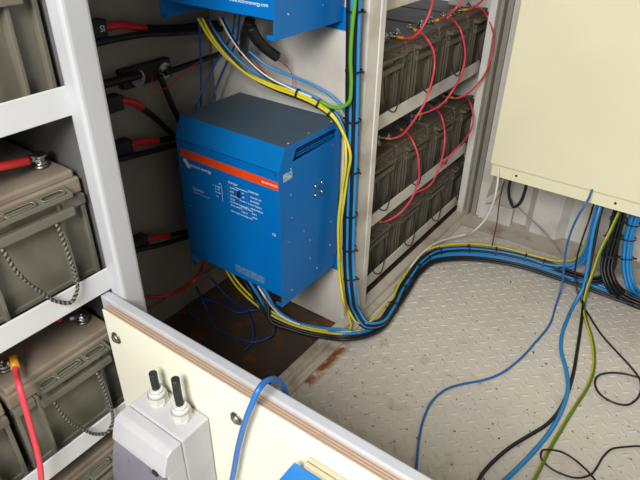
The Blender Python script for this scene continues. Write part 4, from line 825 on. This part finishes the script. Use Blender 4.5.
cable('sw_y1', 'earth_cable', 'yellow and green cable sweeping from the upper inverter to the far wall', .0038, ['yellow', 'green'], group=GS, cut=4)
cable('sw_y2', 'earth_cable', 'yellow and green cable beside the lower inverter, turning under it at the floor', .0038, ['yellow', 'green'], group=GS, cut=4)
cable('v_green', 'earth_cable', 'green cable hooking left at the lower inverter top corner', .0048, 'green', group=GS)
cable('sw_b1', 'power_cable', 'blue cable above the yellow pair under the upper inverter', .0036, 'cable_blue', group=GS)
cable('sw_b2', 'power_cable', 'blue cable leaving the upper inverter further right than the yellow pair', .0036, 'cable_blue', group=GS)
cable('sw_k1', 'power_cable', 'black cable just under the yellow pair', .0040, 'black', group=GS)
cable('sw_k2', 'power_cable', 'black cable right of the white one below the upper inverter', .0040, 'black', group=GS)
cable('sw_w', 'power_cable', 'white cable between the yellow and blue ones below the upper inverter', .0022, 'white_cable', group=GS)
GB = 'bundle strapped along the post and across the floor'
lbk = 'black cable strapped in the bundle down the middle post and over the floor'
lbl = 'blue cable strapped in the bundle down the middle post and over the floor'
# lateral offset du grows toward the rack side, dv up
for du, dv in ((-.0155, .001), (-.0075, .0075), (-.0085, -.0055), (.0085, .0065), (.000, -.010), (.0085, -.0070)):
    cable('v_black', 'power_cable', lbk, .0048, 'black', group=GB, du=du, dv=dv)
for du, dv in ((.0005, .0080), (.0155, .001), (.004, .000), (-.004, .000)):
    cable('v_blue', 'power_cable', lbl, .0044, 'cable_blue', group=GB, du=du, dv=dv)
GF = 'cables from the lower inverter joining the floor bundle'
cable('s_y1', 'earth_cable', 'yellow and green cable curving forward from under the lower inverter', .0040, ['yellow', 'green'], group=GF, cut=4)
cable('s_y2', 'earth_cable', 'second yellow cable just behind the forward one under the lower inverter', .0040, ['yellow', 'dgreen'], group=GF, cut=4)
cable('s_b1', 'power_cable', 'blue cable from under the lower inverter, leftmost of the two', .0050, 'cable_blue', group=GF)
cable('s_b2', 'power_cable', 'blue cable from under the lower inverter, nearer its right corner', .0050, 'cable_blue', group=GF)
cable('s_k1', 'power_cable', 'black cable between the blue ones under the lower inverter', .0052, 'black', group=GF)
cable('s_k2', 'power_cable', 'black cable on the room side edge of the floor bundle', .0055, 'black', group=GF)
cable('s_white', 'power_cable', 'short white cable under the lower right corner of the inverter', .0035, 'white_cable', group=GF)
GT = 'blue cables tangled on the alcove floor'
cable('tangle1', 'data_cable', 'dark blue cable in the widest loop on the brown alcove floor', .003, 'cable_dblue', group=GT)
cable('tangle2', 'data_cable', 'dark blue cable falling through the middle of the alcove floor tangle', .003, 'cable_dblue', group=GT)
cable('tangle3', 'data_cable', 'dark blue cable lying short over the alcove floor tangle', .003, 'cable_dblue', group=GT)
cable('white_cable', 'white_cable', 'white cable from the cabinet\'s left corner curling into the floor bundle', .0040, 'white_cable')
cable('grey_cable', 'grey_cable', 'thin grey cable slanting from the cabinet across the corrugated wall', .0026, 'grey_cable')
cable('grey_loop', 'grey_cable', 'thin grey cable bending left behind the white cable under the cabinet', .0026, 'grey_cable')
cable('brown_cable', 'brown_cable', 'thin brown cable dropping straight from the cabinet to the floor bundle', .0024, 'brown_red')
cable('black_loop', 'power_cable', 'thick black cable in a small hanging loop under the cabinet left end', .0060, 'black')
cable('thin_blue', 'data_cable', 'thin blue cable curving alone over the checker floor from the cabinet', .0036, 'cable_board')
cable('thin_black', 'data_cable', 'thin black cable ending in a loop at the right edge of the photo', .0030, 'black')
cable('mid_blue', 'power_cable', 'thicker light blue cable snaking over the floor to the photo bottom', .0060, 'cable_blue')
cable('mid_black', 'power_cable', 'thicker black cable beside the light blue one on the floor', .0052, 'black')
cable('green_yellow', 'earth_cable', 'thick green and yellow cable on the open floor from the cabinet', .0055, ['yellow', 'dgreen'], cut=4)
cable('floor_loop', 'data_cable', 'thin black cable looped near the bottom right corner', .0026, 'black')
GR = 'black cables dropping from the cabinet at right'
for du, dv in ((-.018, 0), (-.007, .004), (.005, 0), (.016, .003), (-.012, .014), (.0, .013), (.011, .014)):
    cable('rb_black', 'power_cable', 'black cable in the bundle dropping from the cabinet at the right', .0053, 'black', group=GR, du=du, dv=dv, twist=.6)
GL = 'blue cables dropping from the cabinet at right'
for du, dv in ((-.015, 0), (-.004, .003), (.008, 0), (-.009, .012), (.003, .013)):
    cable('rb_blue', 'power_cable', 'bright blue cable in the bundle at the right edge below the cabinet', .0055, 'cable_blue', group=GL, du=du, dv=dv, twist=.4)
cable('blue_over', 'power_cable', 'blue cable lying flat on the floor in front of the right black bundle', .0050, 'cable_blue')
cable('board_cable', 'power_cable', 'blue cable hooked over the top rail of the cream board', .0046, 'cable_board', seg=12, per=8)

def jumper(key, label, lug_ends, r=.0034, m='red_pink', group='red battery jumper cables', name='jumper_cable', sl=.020):
    path = catmull(PATHS[key], 6)
    o = cable(key, name, label, r, m, group=group)
    for e in lug_ends:
        a, b = (path[0], path[5]) if e == 0 else (path[-1], path[-6])
        d = (b - a).normalized()
        bm = NB(); cyl(bm, a - d * .002, a + d * sl, r * 1.35, 10); build('crimp_sleeve', bm, 'amber', o)
        bm = NB(); cyl(bm, a - d * .002, a - d * .014, r * 1.1, 10, r * .7)
        c = a - d * .020; cyl(bm, c + Vector((0, 0, -.0018)), c + Vector((0, 0, .0018)), .0085, 16); cyl(bm, c + Vector((0, 0, .0018)), c + Vector((0, 0, .008)), .005, 6, smooth=False)
        build('ring_lug', bm, 'steel', o)
jumper('j1', 'red jumper rising out of the photo from the top row battery nearest the inverters', (0,))
jumper('j2', 'red jumper looping from top to middle row, nearest the inverters', (0, 1))
jumper('j3', 'red jumper rising out of the photo from the top row, second from the inverters', (0,))
jumper('j4', 'red jumper looping from top to middle row, middle of the three', (0, 1))
jumper('j5', 'red jumper rising out of the photo near the far post', (0,))
jumper('j6', 'red jumper looping from top to middle row, crossing the far post', (0, 1))
jumper('j7', 'red jumper looping from middle to bottom row, nearest the inverters', (0, 1))
jumper('j8', 'red jumper looping from middle to bottom row, middle of the three', (0, 1))
jumper('j9', 'red jumper looping from middle to bottom row, nearest the far post', (0, 1))

# left rack red cables
p = PATHS['left_red1']
def lug(parent, c, d, s=1.0):
    d = d.normalized()
    bm = NB(); cyl(bm, c + Vector((0, 0, -.0015)), c + Vector((0, 0, .0020)), .013 * s, 18)
    cyl(bm, c + d * .008, c + d * .026, .006 * s, 12); build('ring_lug', bm, 'steel', parent)
q0 = Vector((-.864, .430, .8555 + .012))
pts = [(-.835, .20, .905), (-.828, .27, .902), (-.826, .33, .892), (-.838, .375, .880), (-.849, .405, .872)]
PATHS['left_red1b'] = pts
o = cable('left_red1b', 'battery_cable', 'thick red cable bolted to the battery on the upper middle left shelf', .0068, 'red', group=None)
lug(o, q0, Vector(pts[-1]) - q0)
o = cable('left_red3', 'battery_cable', 'red cable hanging from the lower left battery down past the rail', .0050, 'red_pink')
q0 = Vector((-.864, .272, .5175 + .012)); d = Vector(PATHS['left_red3'][0]) - q0; lug(o, q0, d)
bm = NB(); a = Vector(PATHS['left_red3'][0]); b = Vector(PATHS['left_red3'][1]); cyl(bm, a - (b - a) * .5, a + (b - a) * .6, .0072, 12); build('crimp_sleeve', bm, 'amber', o)
q0 = Vector((-.864, .430, .5175 + .012)); pts = [(-.872, .395, .545), (-.885, .36, .56), (-.90, .31, .565), (-.92, .25, .56)]
PATHS['left_red2b'] = pts
o = cable('left_red2b', 'battery_cable', 'red cable mostly hidden under the middle left rail, bolted near the board corner', .0068, 'red')
lug(o, q0, Vector(pts[0]) - q0)

# cable ties around the bundles
def ties(key, idxs, r, label, group, du=0.0, dv=0.0):
    path = catmull(PATHS[key], 6); F = frames(path)
    for i in idxs:
        i = int(i * 6)
        if i >= len(path): continue
        c, (t, u, v) = path[i], F[i]
        c = c + u * du + v * dv
        bm = NB(); n = 18; ring = [c + (u * math.cos(2 * math.pi * k / n) + v * math.sin(2 * math.pi * k / n)) * r for k in range(n)]
        vs = []
        for k in range(n):
            rad = (ring[k] - c).normalized()
            vs.append([bm.verts.new(ring[k] + t * a + rad * b) for a, b in ((-.0022, 0), (.0022, 0), (.0022, .0014), (-.0022, .0014))])
        for k in range(n):
            for m_ in range(4):
                bm.faces.new((vs[k][m_], vs[k][(m_ + 1) % 4], vs[(k + 1) % n][(m_ + 1) % 4], vs[(k + 1) % n][m_]))
        h = c + u * r * (1 if i % 2 else -1)
        o_ = (h - c).normalized(); cyl(bm, h, h + o_ * .009, .0032, 6)
        tag(build('cable_tie', bm, 'black'), label, 'cable tie', group)
ties('v_blue', (1.3, 2.2, 3.1, 3.9, 4.8, 5.6, 6.5), .0205, 'black cable tie around the upright bundle on the middle post', 'cable ties on the upright bundle', .003, 0)
ties('v_blue', (11.3, 12.2, 12.8, 13.5, 14.4, 15.3, 16.4, 17.2, 18.0, 18.8), .0215, 'black cable tie around the bundle lying on the floor', 'cable ties on the floor bundle', .002, 0)
ties('rb_black', (1.2, 2.0, 3.0), .028, 'black cable tie around the black cables below the cabinet', 'cable ties on the right black bundle', 0, .006)
ties('rb_blue', (1.2, 2.0, 3.2), .022, 'black cable tie around the bright blue cables at the right edge', 'cable ties on the right blue bundle', -.003, .005)
ties('sw_y1', (5.2, 6.2, 6.9), .012, 'black cable tie around the yellow cables over the inverter', 'cable ties on the sweeping cables', 0, 0)
